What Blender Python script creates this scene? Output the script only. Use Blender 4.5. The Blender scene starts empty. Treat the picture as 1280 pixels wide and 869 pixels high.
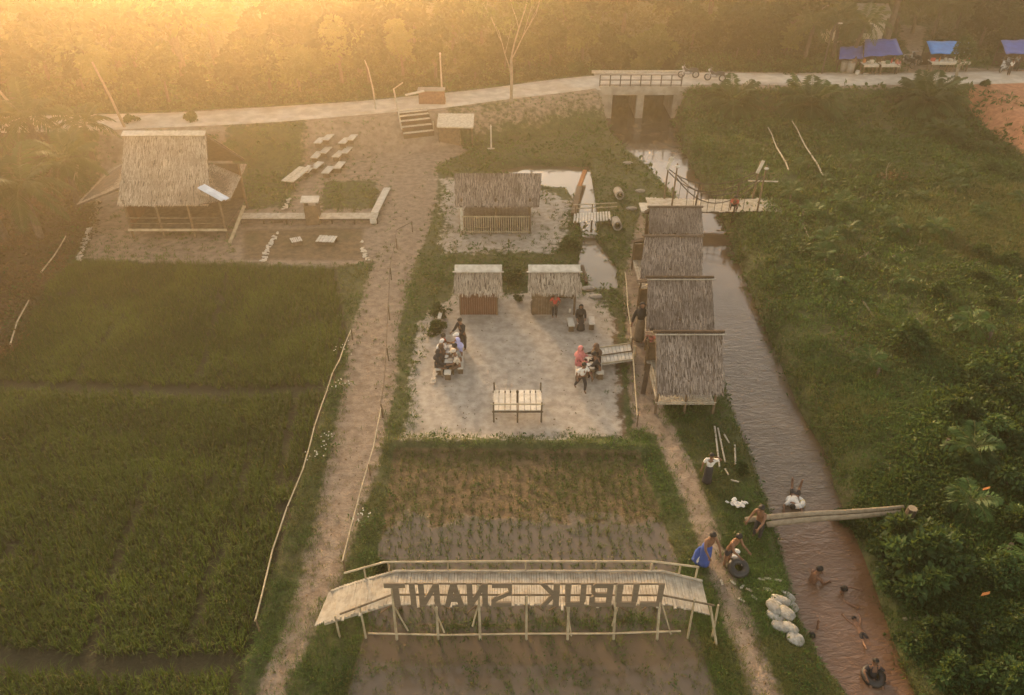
import bpy, math, random
import numpy as np
from mathutils import Vector, Matrix

# ------------------------------------------------------------------ camera, sky, sun, exposure
SC = bpy.context.scene
COL = SC.collection
R = math.radians
CAM_H, PITCH, FPX = 16.0, R(35.0), 949.0
cam_d = bpy.data.cameras.new('camera')
cam = bpy.data.objects.new('camera', cam_d)
COL.objects.link(cam)
cam_d.sensor_width = 36.0
cam_d.lens = FPX / 1280 * 36
cam_d.clip_start, cam_d.clip_end = 0.2, 2000
cam.location = (0, 0, CAM_H)
cam.rotation_euler = (R(90) - PITCH, 0, 0)
SC.camera = cam

SUN_EL, SUN_AZ = R(10), R(-21)
world = bpy.data.worlds.new('World')
SC.world = world
world.use_nodes = True
wn = world.node_tree
sky = wn.nodes.new('ShaderNodeTexSky')
sky.sky_type = 'NISHITA'
sky.sun_disc = False
sky.sun_elevation = SUN_EL
sky.sun_rotation = SUN_AZ
sky.dust_density = 1.0
sky.air_density = 1.0
bw = wn.nodes.new('ShaderNodeRGBToBW')
tint = wn.nodes.new('ShaderNodeMixRGB')
tint.blend_type = 'MIX'
tint.inputs[0].default_value = 0.75
mul = wn.nodes.new('ShaderNodeMixRGB')
mul.blend_type = 'MULTIPLY'
mul.inputs[0].default_value = 1.0
mul.inputs[2].default_value = (1.0, 0.91, 0.79, 1)
bg = wn.nodes['Background']
wn.links.new(sky.outputs[0], bw.inputs[0])
wn.links.new(sky.outputs[0], tint.inputs[1])
wn.links.new(bw.outputs[0], tint.inputs[2])
wn.links.new(tint.outputs[0], mul.inputs[1])
wn.links.new(mul.outputs[0], bg.inputs[0])
bg.inputs[1].default_value = 0.15

sun_dir = Vector((math.sin(SUN_AZ) * math.cos(SUN_EL), math.cos(SUN_AZ) * math.cos(SUN_EL), math.sin(SUN_EL)))
sun_d = bpy.data.lights.new('sun', 'SUN')
sun_d.energy = 5
sun_d.angle = R(18)
sun_d.color = (1.0, 0.63, 0.29)
sun_o = bpy.data.objects.new('sun', sun_d)
sun_o.rotation_euler = sun_dir.to_track_quat('Z', 'Y').to_euler()
sun_o.location = sun_dir * 100
COL.objects.link(sun_o)

SC.view_settings.view_transform = 'Standard'
SC.view_settings.look = 'None'
SC.view_settings.gamma = 1
SC.view_settings.use_curve_mapping = False
SC.view_settings.exposure = 2.2
SC.cycles.use_denoising = True
SC.cycles.max_bounces = 5
SC.cycles.diffuse_bounces = 3
SC.cycles.glossy_bounces = 2
SC.cycles.transmission_bounces = 3
SC.cycles.volume_bounces = 1
SC.cycles.transparent_max_bounces = 4
SC.cycles.use_adaptive_sampling = False

# ------------------------------------------------------------------ helpers
rnd = random.Random(7)
NR = np.random.RandomState(11)
SP, CP = math.sin(PITCH), math.cos(PITCH)


def G(px, py, z=0.0):
    """the point of the place at height z seen at a pixel of the 1280 x 869 photograph"""
    u, v = (px - 640.0) / FPX, (py - 434.5) / FPX
    t = (CAM_H - z) / (SP + v * CP)
    return Vector((u * t, (CP - v * SP) * t, z))


def GL(pts, z=0.0):
    return np.array([G(a, b, z)[:2] for a, b in pts])


def smooth(x, a, b):
    t = np.clip((x - a) / (b - a), 0, 1)
    return t * t * (3 - 2 * t)


def dist_line(X, Y, line):
    d = np.full(X.shape, 1e9)
    for (x0, y0), (x1, y1) in zip(line[:-1], line[1:]):
        ex, ey = x1 - x0, y1 - y0
        t = np.clip(((X - x0) * ex + (Y - y0) * ey) / (ex * ex + ey * ey + 1e-12), 0, 1)
        d = np.minimum(d, np.hypot(X - x0 - t * ex, Y - y0 - t * ey))
    return d


def sd(X, Y, poly):
    """signed distance to a polygon, positive inside"""
    poly = np.asarray(poly)
    d = dist_line(X, Y, np.vstack([poly, poly[:1]]))
    inside = np.zeros(X.shape, bool)
    n = len(poly)
    for i in range(n):
        x0, y0 = poly[i]
        x1, y1 = poly[(i + 1) % n]
        c = ((y0 > Y) != (y1 > Y)) & (X < (x1 - x0) * (Y - y0) / ((y1 - y0) if y1 != y0 else 1e-9) + x0)
        inside ^= c
    return np.where(inside, d, -d)


def vnoise(X, Y, scale, seed=0):
    """smooth value noise 0..1"""
    x, y = X / scale + 1000.3 + seed * 17.1, Y / scale + 1000.7 + seed * 31.7
    xi, yi = np.floor(x).astype(np.int64), np.floor(y).astype(np.int64)
    fx, fy = x - xi, y - yi
    fx, fy = fx * fx * (3 - 2 * fx), fy * fy * (3 - 2 * fy)

    def h(a, b):
        n = (a * 374761393 + b * 668265263 + seed * 1442695) & 0x7fffffff
        n = ((n ^ (n >> 13)) * 1274126177) & 0x7fffffff
        return ((n ^ (n >> 16)) & 0xffff) / 65535.0
    return (h(xi, yi) * (1 - fx) + h(xi + 1, yi) * fx) * (1 - fy) + (h(xi, yi + 1) * (1 - fx) + h(xi + 1, yi + 1) * fx) * fy


def fbm(X, Y, scale, seed=0):
    return 0.5 * vnoise(X, Y, scale, seed) + 0.3 * vnoise(X, Y, scale * 0.46, seed + 1) + 0.2 * vnoise(X, Y, scale * 0.2, seed + 2)


class MB:
    """collects shapes for one mesh"""

    def __init__(self):
        self.v, self.f = [], []

    def add(self, vs, fs):
        o = len(self.v)
        self.v += [tuple(p) for p in vs]
        self.f += [tuple(i + o for i in f) for f in fs]
        return self

    def box(self, c, s, rot=None, taper=1.0, jitter=0.0):
        vs = []
        for z in (-1, 1):
            k = taper if z > 0 else 1.0
            for x, y in ((-1, -1), (1, -1), (1, 1), (-1, 1)):
                p = Vector((x * s[0] / 2 * k, y * s[1] / 2 * k, z * s[2] / 2))
                if jitter:
                    p += Vector((rnd.uniform(-1, 1), rnd.uniform(-1, 1), rnd.uniform(-1, 1))) * jitter
                if rot is not None:
                    p = rot @ p
                vs.append(p + Vector(c))
        return self.add(vs, [(3, 2, 1, 0), (4, 5, 6, 7), (0, 1, 5, 4), (1, 2, 6, 5), (2, 3, 7, 6), (3, 0, 4, 7)])

    def bar(self, p, q, w, h):
        """a rectangular bar from p to q, w wide, h deep"""
        p, q = Vector(p), Vector(q)
        d = q - p
        L = d.length
        d.normalize()
        up = Vector((0, 0, 1)) if abs(d.z) < 0.95 else Vector((0, 1, 0))
        sx = d.cross(up).normalized()
        sz = sx.cross(d)
        m = Matrix((sx, d, sz)).transposed()
        return self.box((p + q) / 2, (w, L, h), m)

    def tube(self, pts, r0, r1=None, n=6, cap=True):
        pts = [Vector(p) for p in pts]
        r1 = r0 if r1 is None else r1
        k = len(pts)
        rings, vs, fs = [], [], []
        side = None
        for i, p in enumerate(pts):
            d = (pts[min(i + 1, k - 1)] - pts[max(i - 1, 0)])
            d = d.normalized() if d.length > 1e-9 else Vector((0, 0, 1))
            if side is None:
                side = d.cross(Vector((0, 0, 1)) if abs(d.z) < 0.9 else Vector((1, 0, 0))).normalized()
            side = (side - d * side.dot(d)).normalized()
            o = d.cross(side)
            rr = r0 + (r1 - r0) * i / max(k - 1, 1) if not isinstance(r0, (list, tuple)) else r0[i]
            rings.append(len(vs))
            for j in range(n):
                a = 2 * math.pi * j / n
                vs.append(p + (side * math.cos(a) + o * math.sin(a)) * rr)
        for i in range(k - 1):
            for j in range(n):
                fs.append((i * n + j, i * n + (j + 1) % n, (i + 1) * n + (j + 1) % n, (i + 1) * n + j))
        if cap:
            fs.append(tuple(range(n - 1, -1, -1)))
            fs.append(tuple((k - 1) * n + j for j in range(n)))
        return self.add(vs, fs)

    def blob(self, c, r, nu=10, nv=7, jit=0.0, rot=None, power=1.0):
        vs, fs = [], []
        for i in range(nv + 1):
            th = math.pi * i / nv
            for j in range(nu):
                ph = 2 * math.pi * j / nu
                sx = math.sin(th)
                q = [sx * math.cos(ph), sx * math.sin(ph), math.cos(th)]
                q = [math.copysign(abs(a) ** power, a) for a in q]
                k = 1 + (rnd.uniform(-jit, jit) if 0 < i < nv else 0)
                p = Vector((q[0] * r[0] * k, q[1] * r[1] * k, q[2] * r[2] * k))
                if rot is not None:
                    p = rot @ p
                vs.append(p + Vector(c))
        for i in range(nv):
            for j in range(nu):
                fs.append((i * nu + j, (i + 1) * nu + j, (i + 1) * nu + (j + 1) % nu, i * nu + (j + 1) % nu))
        return self.add(vs, fs)

    def torus(self, c, R0, r, nu=24, nv=10, rot=None):
        vs, fs = [], []
        for i in range(nu):
            a = 2 * math.pi * i / nu
            for j in range(nv):
                b = 2 * math.pi * j / nv
                p = Vector(((R0 + r * math.cos(b)) * math.cos(a), (R0 + r * math.cos(b)) * math.sin(a), r * math.sin(b)))
                if rot is not None:
                    p = rot @ p
                vs.append(p + Vector(c))
        for i in range(nu):
            for j in range(nv):
                fs.append((i * nv + j, ((i + 1) % nu) * nv + j, ((i + 1) % nu) * nv + (j + 1) % nv, i * nv + (j + 1) % nv))
        return self.add(vs, fs)

    def prism(self, poly, y0, y1):
        """an outline in x-z given thickness along y"""
        n = len(poly)
        vs = [(a, y0, b) for a, b in poly] + [(a, y1, b) for a, b in poly]
        fs = [tuple(range(n)), tuple(range(2 * n - 1, n - 1, -1))]
        fs += [((i + 1) % n, i, n + i, n + (i + 1) % n) for i in range(n)]
        return self.add(vs, fs)

    def slab(self, corners, t):
        """a sheet through four corners, thickened downwards"""
        a = [Vector(c) for c in corners]
        nrm = (a[1] - a[0]).cross(a[3] - a[0]).normalized()
        if nrm.z < 0:
            nrm = -nrm
        vs = a + [p - nrm * t for p in a]
        return self.add(vs, [(0, 1, 2, 3), (7, 6, 5, 4), (0, 4, 5, 1), (1, 5, 6, 2), (2, 6, 7, 3), (3, 7, 4, 0)])

    def build(self, name, mat, parent=None, smooth_=False, off=None, bevel=0.0):
        me = bpy.data.meshes.new(name)
        vs = self.v if off is None else [(a - off[0], b - off[1], c - off[2]) for a, b, c in self.v]
        me.from_pydata(vs, [], self.f)
        me.validate()
        o = bpy.data.objects.new(name, me)
        COL.objects.link(o)
        me.materials.append(mat)
        if parent is not None:
            o.parent = parent
        if smooth_:
            me.polygons.foreach_set('use_smooth', [True] * len(me.polygons))
        if bevel:
            b = o.modifiers.new('edge', 'BEVEL')
            b.width = bevel
            b.segments = 2
        return o


def quads_object(name, V, mat, parent=None, rndv=None, dry=None, smooth_=False):
    """V: n x 4 x 3 loose faces; rndv, dry: one number a face"""
    n = len(V)
    me = bpy.data.meshes.new(name)
    me.vertices.add(n * 4)
    me.vertices.foreach_set('co', np.ascontiguousarray(V, dtype=np.float32).ravel())
    me.loops.add(n * 4)
    me.loops.foreach_set('vertex_index', np.arange(n * 4, dtype=np.int32))
    me.polygons.add(n)
    me.polygons.foreach_set('loop_start', np.arange(0, n * 4, 4, dtype=np.int32))
    me.polygons.foreach_set('loop_total', np.full(n, 4, dtype=np.int32))
    for nm, a in (('rnd', rndv), ('dry', dry)):
        at = me.attributes.new(nm, 'FLOAT', 'POINT')
        val = np.zeros(n) if a is None else np.asarray(a)
        at.data.foreach_set('value', np.repeat(val, 4).astype(np.float32))
    me.update(calc_edges=True)
    me.materials.append(mat)
    o = bpy.data.objects.new(name, me)
    COL.objects.link(o)
    if parent is not None:
        o.parent = parent
    return o


def thing(name, label, cat, loc=(0, 0, 0), rotz=0.0, group=None):
    o = bpy.data.objects.new(name, None)
    COL.objects.link(o)
    o.empty_display_size = 0.2
    o.location = loc
    o.rotation_euler = (0, 0, rotz)
    o['label'] = label
    o['category'] = cat
    if group:
        o['group'] = group
    return o


def tag(o, label, cat, group=None):
    o['label'] = label
    o['category'] = cat
    if group:
        o['group'] = group
    return o


def kind(o, k, label=None):
    o['kind'] = k
    if label:
        o['label'] = label
    return o


def copy_tree(o, parent=None):
    c = o.copy()
    COL.objects.link(c)
    if parent is not None:
        c.parent = parent
    for ch in list(o.children):
        copy_tree(ch, c)
    return c


ORD = ['', 'first', 'second', 'third', 'fourth', 'fifth', 'sixth', 'seventh', 'eighth', 'ninth', 'tenth', 'eleventh', 'twelfth', 'thirteenth',
       'fourteenth', 'fifteenth', 'sixteenth', 'seventeenth', 'eighteenth', 'nineteenth', 'twentieth', 'twenty-first', 'twenty-second',
       'twenty-third', 'twenty-fourth', 'twenty-fifth', 'twenty-sixth', 'twenty-seventh', 'twenty-eighth', 'twenty-ninth', 'thirtieth']


# ------------------------------------------------------------------ materials
class NT:
    def __init__(self, name):
        self.m = bpy.data.materials.new(name)
        self.m.use_nodes = True
        self.t = self.m.node_tree
        self.b = self.t.nodes['Principled BSDF']
        self.out = self.t.nodes['Material Output']

    def n(self, typ, **kw):
        x = self.t.nodes.new(typ)
        for k, v in kw.items():
            setattr(x, k, v)
        return x

    def l(self, a, b):
        self.t.links.new(a, b)

    def val(self, sock, v):
        if hasattr(v, 'is_output'):
            self.l(v, sock)
        elif isinstance(v, (tuple, list)) and len(v) == 3 and sock.type == 'RGBA':
            sock.default_value = (*v, 1)
        else:
            sock.default_value = v

    def math(self, op, a, b=0.0, clamp=False):
        x = self.n('ShaderNodeMath', operation=op, use_clamp=clamp)
        self.val(x.inputs[0], a)
        self.val(x.inputs[1], b)
        return x.outputs[0]

    def mix(self, fac, a, b, blend='MIX'):
        x = self.n('ShaderNodeMixRGB', blend_type=blend)
        self.val(x.inputs[0], fac)
        self.val(x.inputs[1], a)
        self.val(x.inputs[2], b)
        return x.outputs[0]

    def noise(self, scale, detail=3, co=None, rough=0.6, stretch=None):
        x = self.n('ShaderNodeTexNoise')
        x.inputs['Scale'].default_value = scale
        x.inputs['Detail'].default_value = detail
        x.inputs['Roughness'].default_value = rough
        if co is None:
            co = self.pos()
        if stretch is not None:
            mp = self.n('ShaderNodeMapping')
            mp.inputs['Scale'].default_value = stretch
            self.l(co, mp.inputs[0])
            co = mp.outputs[0]
        self.l(co, x.inputs['Vector'])
        return x.outputs[0]

    def pos(self):
        if not hasattr(self, '_p'):
            self._p = self.n('ShaderNodeNewGeometry').outputs['Position']
        return self._p

    def obj(self):
        if not hasattr(self, '_o'):
            self._o = self.n('ShaderNodeTexCoord').outputs['Object']
        return self._o

    def attr(self, name):
        x = self.n('ShaderNodeAttribute', attribute_name=name)
        return x.outputs['Fac']

    def ramp(self, fac, a, b):
        x = self.n('ShaderNodeMapRange', interpolation_type='SMOOTHSTEP')
        self.val(x.inputs[0], fac)
        x.inputs[1].default_value = a
        x.inputs[2].default_value = b
        return x.outputs[0]

    def bump(self, h, strength, dist=0.02):
        x = self.n('ShaderNodeBump')
        x.inputs['Strength'].default_value = strength
        x.inputs['Distance'].default_value = dist
        self.l(h, x.inputs['Height'])
        self.l(x.outputs[0], self.b.inputs['Normal'])
        return x

    def set(self, **kw):
        for k, v in kw.items():
            self.val(self.b.inputs[k.replace('_', ' ')], v)


def mat(name, c1, c2=None, scale=6.0, rough=0.8, bump=0.3, stretch=None, metal=0.0, detail=4, vary=0.25, spec=0.3):
    t = NT(name)
    if c2 is None:
        c2 = tuple(c * 0.6 for c in c1)
    f = t.ramp(t.noise(scale, detail, t.obj(), stretch=stretch), 0.32, 0.68)
    c = t.mix(f, c1, c2)
    if vary:
        oi = t.n('ShaderNodeObjectInfo').outputs['Random']
        c = t.mix(t.math('MULTIPLY', oi, vary), c, tuple(x * 0.55 for x in c2))
    t.set(Base_Color=c, Roughness=rough, Metallic=metal, Specular_IOR_Level=spec)
    if bump:
        t.bump(t.noise(scale * 3, 4, t.obj(), stretch=stretch), bump, 0.02)
    return t.m


def leaf_mat(name, lo, hi, dry=(0.16, 0.13, 0.04), trans=0.3, patch=0.25, kinds=False):
    t = NT(name)
    r = t.attr('rnd')
    c = t.mix(r, lo, hi)
    c = t.mix(t.math('MULTIPLY', t.ramp(t.noise(patch, 3), 0.35, 0.65), 0.55), c, tuple(x * 0.7 for x in lo))
    if kinds:                             # each tree of the wood has its own green
        oi = t.n('ShaderNodeObjectInfo').outputs['Random']
        c = t.mix(t.ramp(oi, 0.0, 0.55), tuple(x * 0.5 for x in lo), c)
        c = t.mix(t.math('MULTIPLY', t.ramp(oi, 0.72, 1.0), 0.6), c, (0.17, 0.19, 0.055))
    c = t.mix(t.attr('dry'), c, dry)
    t.set(Base_Color=c, Roughness=0.62, Specular_IOR_Level=0.25)
    tr = t.n('ShaderNodeBsdfTranslucent')
    t.l(t.mix(0.35, c, (0.20, 0.22, 0.03)), tr.inputs[0])
    mx = t.n('ShaderNodeMixShader')
    mx.inputs[0].default_value = trans
    t.l(t.b.outputs[0], mx.inputs[1])
    t.l(tr.outputs[0], mx.inputs[2])
    t.l(mx.outputs[0], t.out.inputs[0])
    return t.m


M = {}
M['bamboo'] = mat('bamboo_pale', (0.46, 0.415, 0.335), (0.30, 0.26, 0.20), 5, 0.65, 0.3, (1, 1, 1))
M['bamboo_dark'] = mat('bamboo_weathered', (0.17, 0.13, 0.085), (0.09, 0.065, 0.04), 5, 0.8, 0.3)
M['bamboo_rail'] = mat('bamboo_rail', (0.46, 0.39, 0.27), (0.30, 0.245, 0.16), 4, 0.6, 0.2)
M['letter'] = mat('letter_wood', (0.19, 0.15, 0.105), (0.14, 0.11, 0.078), 4, 0.8, 0.3, (1, 1, 6), vary=0.15)
M['thatch_base'] = mat('thatch_base', (0.15, 0.11, 0.085), (0.08, 0.06, 0.045), 7, 0.95, 0.6)
M['white_plank'] = mat('white_plank', (0.60, 0.56, 0.49), (0.44, 0.40, 0.33), 5, 0.7, 0.2)
M['pale_sheet'] = mat('pale_sheet', (0.60, 0.55, 0.45), (0.42, 0.36, 0.27), 8, 0.8, 0.3)
M['metal_sheet'] = mat('bright_metal_sheet', (0.72, 0.80, 0.88), (0.55, 0.62, 0.72), 3, 0.35, 0.05, metal=0.4, vary=0)
M['wood'] = mat('brown_wood', (0.20, 0.135, 0.08), (0.12, 0.08, 0.045), 5, 0.8, 0.3)
M['wood_dark'] = mat('dark_wood', (0.10, 0.065, 0.04), (0.055, 0.035, 0.022), 5, 0.85, 0.3)
M['wood_red'] = mat('reddish_wall', (0.19, 0.09, 0.05), (0.12, 0.06, 0.035), 4, 0.9, 0.2, (8, 1, 1))
M['concrete'] = mat('concrete', (0.36, 0.32, 0.27), (0.24, 0.21, 0.17), 2, 0.9, 0.3)
M['rail_metal'] = mat('rail_metal', (0.12, 0.09, 0.07), (0.08, 0.06, 0.045), 5, 0.6, 0.1)
M['brick'] = mat('brick_red', (0.25, 0.12, 0.075), (0.16, 0.075, 0.05), 9, 0.9, 0.4)
M['tarp'] = mat('blue_tarpaulin', (0.035, 0.10, 0.42), (0.025, 0.07, 0.30), 2.5, 0.45, 0.4, vary=0.3, spec=0.5)
M['tarp_bright'] = mat('bright_blue_tarpaulin', (0.02, 0.22, 0.62), (0.02, 0.16, 0.48), 2.5, 0.45, 0.4, vary=0)
M['rubber'] = mat('black_rubber', (0.02, 0.019, 0.018), (0.035, 0.032, 0.03), 6, 0.5, 0.1, spec=0.5)
M['chrome'] = mat('bike_metal', (0.45, 0.45, 0.46), (0.3, 0.3, 0.3), 5, 0.35, 0.0, metal=0.9)
M['bike_black'] = mat('bike_paint_black', (0.02, 0.02, 0.025), (0.035, 0.035, 0.04), 5, 0.3, 0.0, spec=0.5)
M['bike_white'] = mat('bike_panel_white', (0.6, 0.6, 0.6), (0.5, 0.5, 0.5), 5, 0.35, 0.0)
M['sack'] = mat('white_sack', (0.40, 0.385, 0.35), (0.25, 0.23, 0.19), 9, 0.85, 1.0, vary=0.3)
M['sack_wet'] = mat('wet_sack', (0.09, 0.06, 0.045), (0.06, 0.04, 0.03), 7, 0.5, 0.5)
M['bark'] = mat('bark', (0.15, 0.11, 0.08), (0.09, 0.065, 0.045), 7, 0.9, 0.5)
M['bark_pale'] = mat('pale_bark', (0.36, 0.30, 0.22), (0.24, 0.19, 0.13), 7, 0.85, 0.4)
M['dead'] = mat('bleached_branch', (0.34, 0.28, 0.20), (0.22, 0.17, 0.11), 8, 0.85, 0.3)
M['rope'] = mat('dark_rope', (0.08, 0.06, 0.045), (0.05, 0.04, 0.03), 9, 0.9, 0.3)
M['skin'] = mat('skin', (0.22, 0.115, 0.065), (0.17, 0.085, 0.05), 9, 0.55, 0.0, vary=0.2)
M['hair'] = mat('black_hair', (0.012, 0.01, 0.009), (0.02, 0.017, 0.015), 20, 0.6, 0.2)
for nm, c in dict(black=(0.02, 0.019, 0.02), white=(0.72, 0.69, 0.64), tan=(0.20, 0.15, 0.10), pink=(0.62, 0.22, 0.20), rose=(0.55, 0.17, 0.17), red=(0.50, 0.07, 0.05),
                  blue=(0.05, 0.10, 0.36), lavender=(0.42, 0.42, 0.70), grey=(0.28, 0.29, 0.27), brown=(0.12, 0.075, 0.05), dark=(0.035, 0.032, 0.035),
                  cream=(0.58, 0.50, 0.40), orange=(0.45, 0.17, 0.05), yellow=(0.7, 0.5, 0.08), green=(0.10, 0.16, 0.08)).items():
    M['cloth_' + nm] = mat('cloth_' + nm, c, tuple(x * 0.75 for x in c), 9, 0.85, 0.3, vary=0.08)

M['rice'] = leaf_mat('rice_leaves', (0.026, 0.056, 0.007), (0.125, 0.180, 0.022), patch=0.35)
M['grass'] = leaf_mat('grass_blades', (0.024, 0.070, 0.012), (0.135, 0.225, 0.042), patch=0.45)
M['weed'] = leaf_mat('weed_leaves', (0.020, 0.058, 0.012), (0.080, 0.155, 0.034), patch=0.35)
M['far_leaf'] = leaf_mat('undergrowth_leaves', (0.014, 0.025, 0.007), (0.050, 0.072, 0.020), patch=0.2, trans=0.35)  # greens darkened to paint in the shade beneath the tree crowns
M['shrub'] = leaf_mat('shrub_leaves', (0.014, 0.042, 0.010), (0.070, 0.135, 0.038), patch=0.5)
M['forest'] = leaf_mat('forest_leaves', (0.020, 0.036, 0.010), (0.150, 0.180, 0.052), patch=0.12, trans=0.4, kinds=True)
M['palm'] = leaf_mat('palm_leaflets', (0.035, 0.055, 0.014), (0.14, 0.16, 0.06), patch=0.5, trans=0.35)
M['scrub'] = leaf_mat('brown_scrub', (0.05, 0.035, 0.016), (0.12, 0.085, 0.04), dry=(0.17, 0.09, 0.045), patch=0.4)
M['rib'] = mat('frond_rib', (0.13, 0.13, 0.05), (0.09, 0.10, 0.03), 5, 0.7, 0)
M['flower'] = mat('white_blossom', (0.7, 0.68, 0.6), (0.55, 0.52, 0.42), 9, 0.7, 0.0)


def thatch_mat(name, lo, hi):
    t = NT(name)
    c = t.mix(t.attr('rnd'), lo, hi)
    c = t.mix(t.math('MULTIPLY', t.ramp(t.noise(0.9, 4), 0.4, 0.7), 0.55), c, lo)
    t.set(Base_Color=c, Roughness=0.9, Specular_IOR_Level=0.2)
    return t.m


M['thatch'] = thatch_mat('grey_brown_thatch', (0.095, 0.073, 0.058), (0.44, 0.365, 0.30))
M['thatch_pale'] = thatch_mat('straw_thatch', (0.19, 0.15, 0.11), (0.56, 0.48, 0.38))
# ------------------------------------------------------------------ the lie of the land
WATER_Z, POND_Z, ROAD_Z = -0.5, -0.35, 1.6


def chaikin(p, k=2):
    p = np.asarray(p, float)
    for _ in range(k):
        q = 0.75 * p[:-1] + 0.25 * p[1:]
        r = 0.25 * p[:-1] + 0.75 * p[1:]
        p = np.vstack([p[:1], np.stack([q, r], 1).reshape(-1, 2), p[-1:]])
    return p


road_line = chaikin(GL([(-420, 158), (-100, 158), (120, 153), (260, 148), (400, 139), (520, 129), (600, 120), (700, 107), (760, 100), (860, 98),
                        (940, 98.5), (1060, 99.5), (1180, 98), (1280, 96), (1600, 92)], ROAD_Z))
canal_left = GL([(740, 92), (752, 150), (768, 172), (792, 198), (815, 214), (832, 235), (858, 262), (866, 300), (874, 350), (884, 400), (897, 450), (912, 500),
                 (932, 550), (950, 600), (964, 640), (975, 680), (985, 720), (998, 775), (1028, 830), (1058, 869), (1110, 960), (1180, 1100)], WATER_Z)
canal_right = GL([(1290, 1100), (1190, 960), (1140, 869), (1112, 800), (1092, 740), (1078, 700), (1058, 650), (1040, 610), (1033, 572), (1000, 520), (975, 460),
                  (942, 380), (920, 325), (908, 290), (892, 250), (868, 218), (852, 185), (846, 150), (842, 92)], WATER_Z)
canal = np.vstack([canal_left, canal_right])
pond = GL([(625, 214), (660, 208), (735, 210), (743, 262), (742, 300), (768, 335), (769, 364), (742, 366), (724, 335), (732, 300), (724, 258), (712, 240), (685, 238), (635, 228)], POND_Z)
rice_poly = GL([(-420, 960), (-300, 640), (-160, 480), (10, 447), (62, 352), (100, 326), (420, 336), (436, 425), (408, 500), (374, 610), (324, 780), (296, 869), (262, 960)])
litter_poly = GL([(-300, 500), (8, 447), (60, 352), (108, 300), (120, 240), (60, 190), (-200, 190), (-420, 400)])
yard_poly = GL([(104, 300), (100, 328), (425, 336), (470, 330), (505, 290), (505, 165), (300, 165), (130, 185)])
path_poly = GL([(308, 900), (335, 835), (378, 720), (404, 600), (430, 480), (437, 425), (464, 335), (492, 285), (478, 215), (470, 168), (500, 155), (552, 160), (585, 190), (548, 205),
                (547, 240), (535, 290), (515, 340), (500, 410), (496, 470), (480, 560), (430, 715), (398, 780), (362, 850), (345, 900)])
sand_poly = GL([(522, 405), (556, 378), (575, 366), (748, 366), (766, 400), (778, 548), (640, 553), (506, 550), (514, 462)])
pav_poly = GL([(548, 222), (690, 238), (715, 252), (712, 300), (690, 318), (550, 318)])
trail_poly = GL([(801, 262), (810, 290), (806, 340), (814, 440), (834, 520), (848, 545), (880, 610), (905, 690), (925, 735), (950, 800), (985, 880), (940, 880), (908, 790), (892, 730),
                 (866, 660), (838, 590), (818, 542), (790, 535), (783, 440), (780, 350), (790, 300)])
mid_poly = GL([(492, 562), (800, 566), (848, 705), (866, 775), (458, 785), (470, 720)])
south_poly = GL([(458, 785), (868, 778), (893, 860), (925, 960), (405, 960)])
red_poly = GL([(1192, 108), (1290, 100), (1500, 96), (1500, 215), (1290, 190), (1238, 158)], 0.8)
lot_poly = GL([(1124, 92), (1138, 66), (1122, 42), (1128, 30), (1158, 32), (1152, 60), (1178, 84), (1290, 86), (1400, 84), (1400, 95), (1128, 96)], 1.5)
bed_poly = GL([(300, 285), (460, 282), (462, 330), (296, 328)])
lawn_poly = GL([(285, 172), (390, 172), (362, 258), (300, 262)])
lawn2_poly = GL([(405, 226), (470, 226), (474, 262), (400, 262)])
ditch_line = GL([(766, 398), (770, 460), (776, 545)])
ridge_line = GL([(490, 556), (640, 558), (800, 562)])
dryg_poly = GL([(1130, 252), (1300, 240), (1400, 250), (1400, 330), (1180, 335), (1115, 295)])
dense_poly = GL([(1075, 640), (1130, 560), (1175, 510), (1230, 455), (1400, 440), (1600, 869), (1500, 960), (1190, 960), (1120, 800)])
bund_lines = [GL([(-300, 480), (0, 484), (200, 489), (300, 492), (425, 486)]), GL([(-200, 822), (0, 826), (150, 834), (310, 829)])]
furrow_lines = [GL([(318, 560), (285, 660), (235, 812)]), GL([(372, 492), (350, 600)]), GL([(150, 400), (90, 480)]), GL([(285, 345), (245, 487)]), GL([(190, 590), (150, 690), (110, 830)])]


def road_y(X):
    return np.interp(X, road_line[:, 0], road_line[:, 1])


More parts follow.
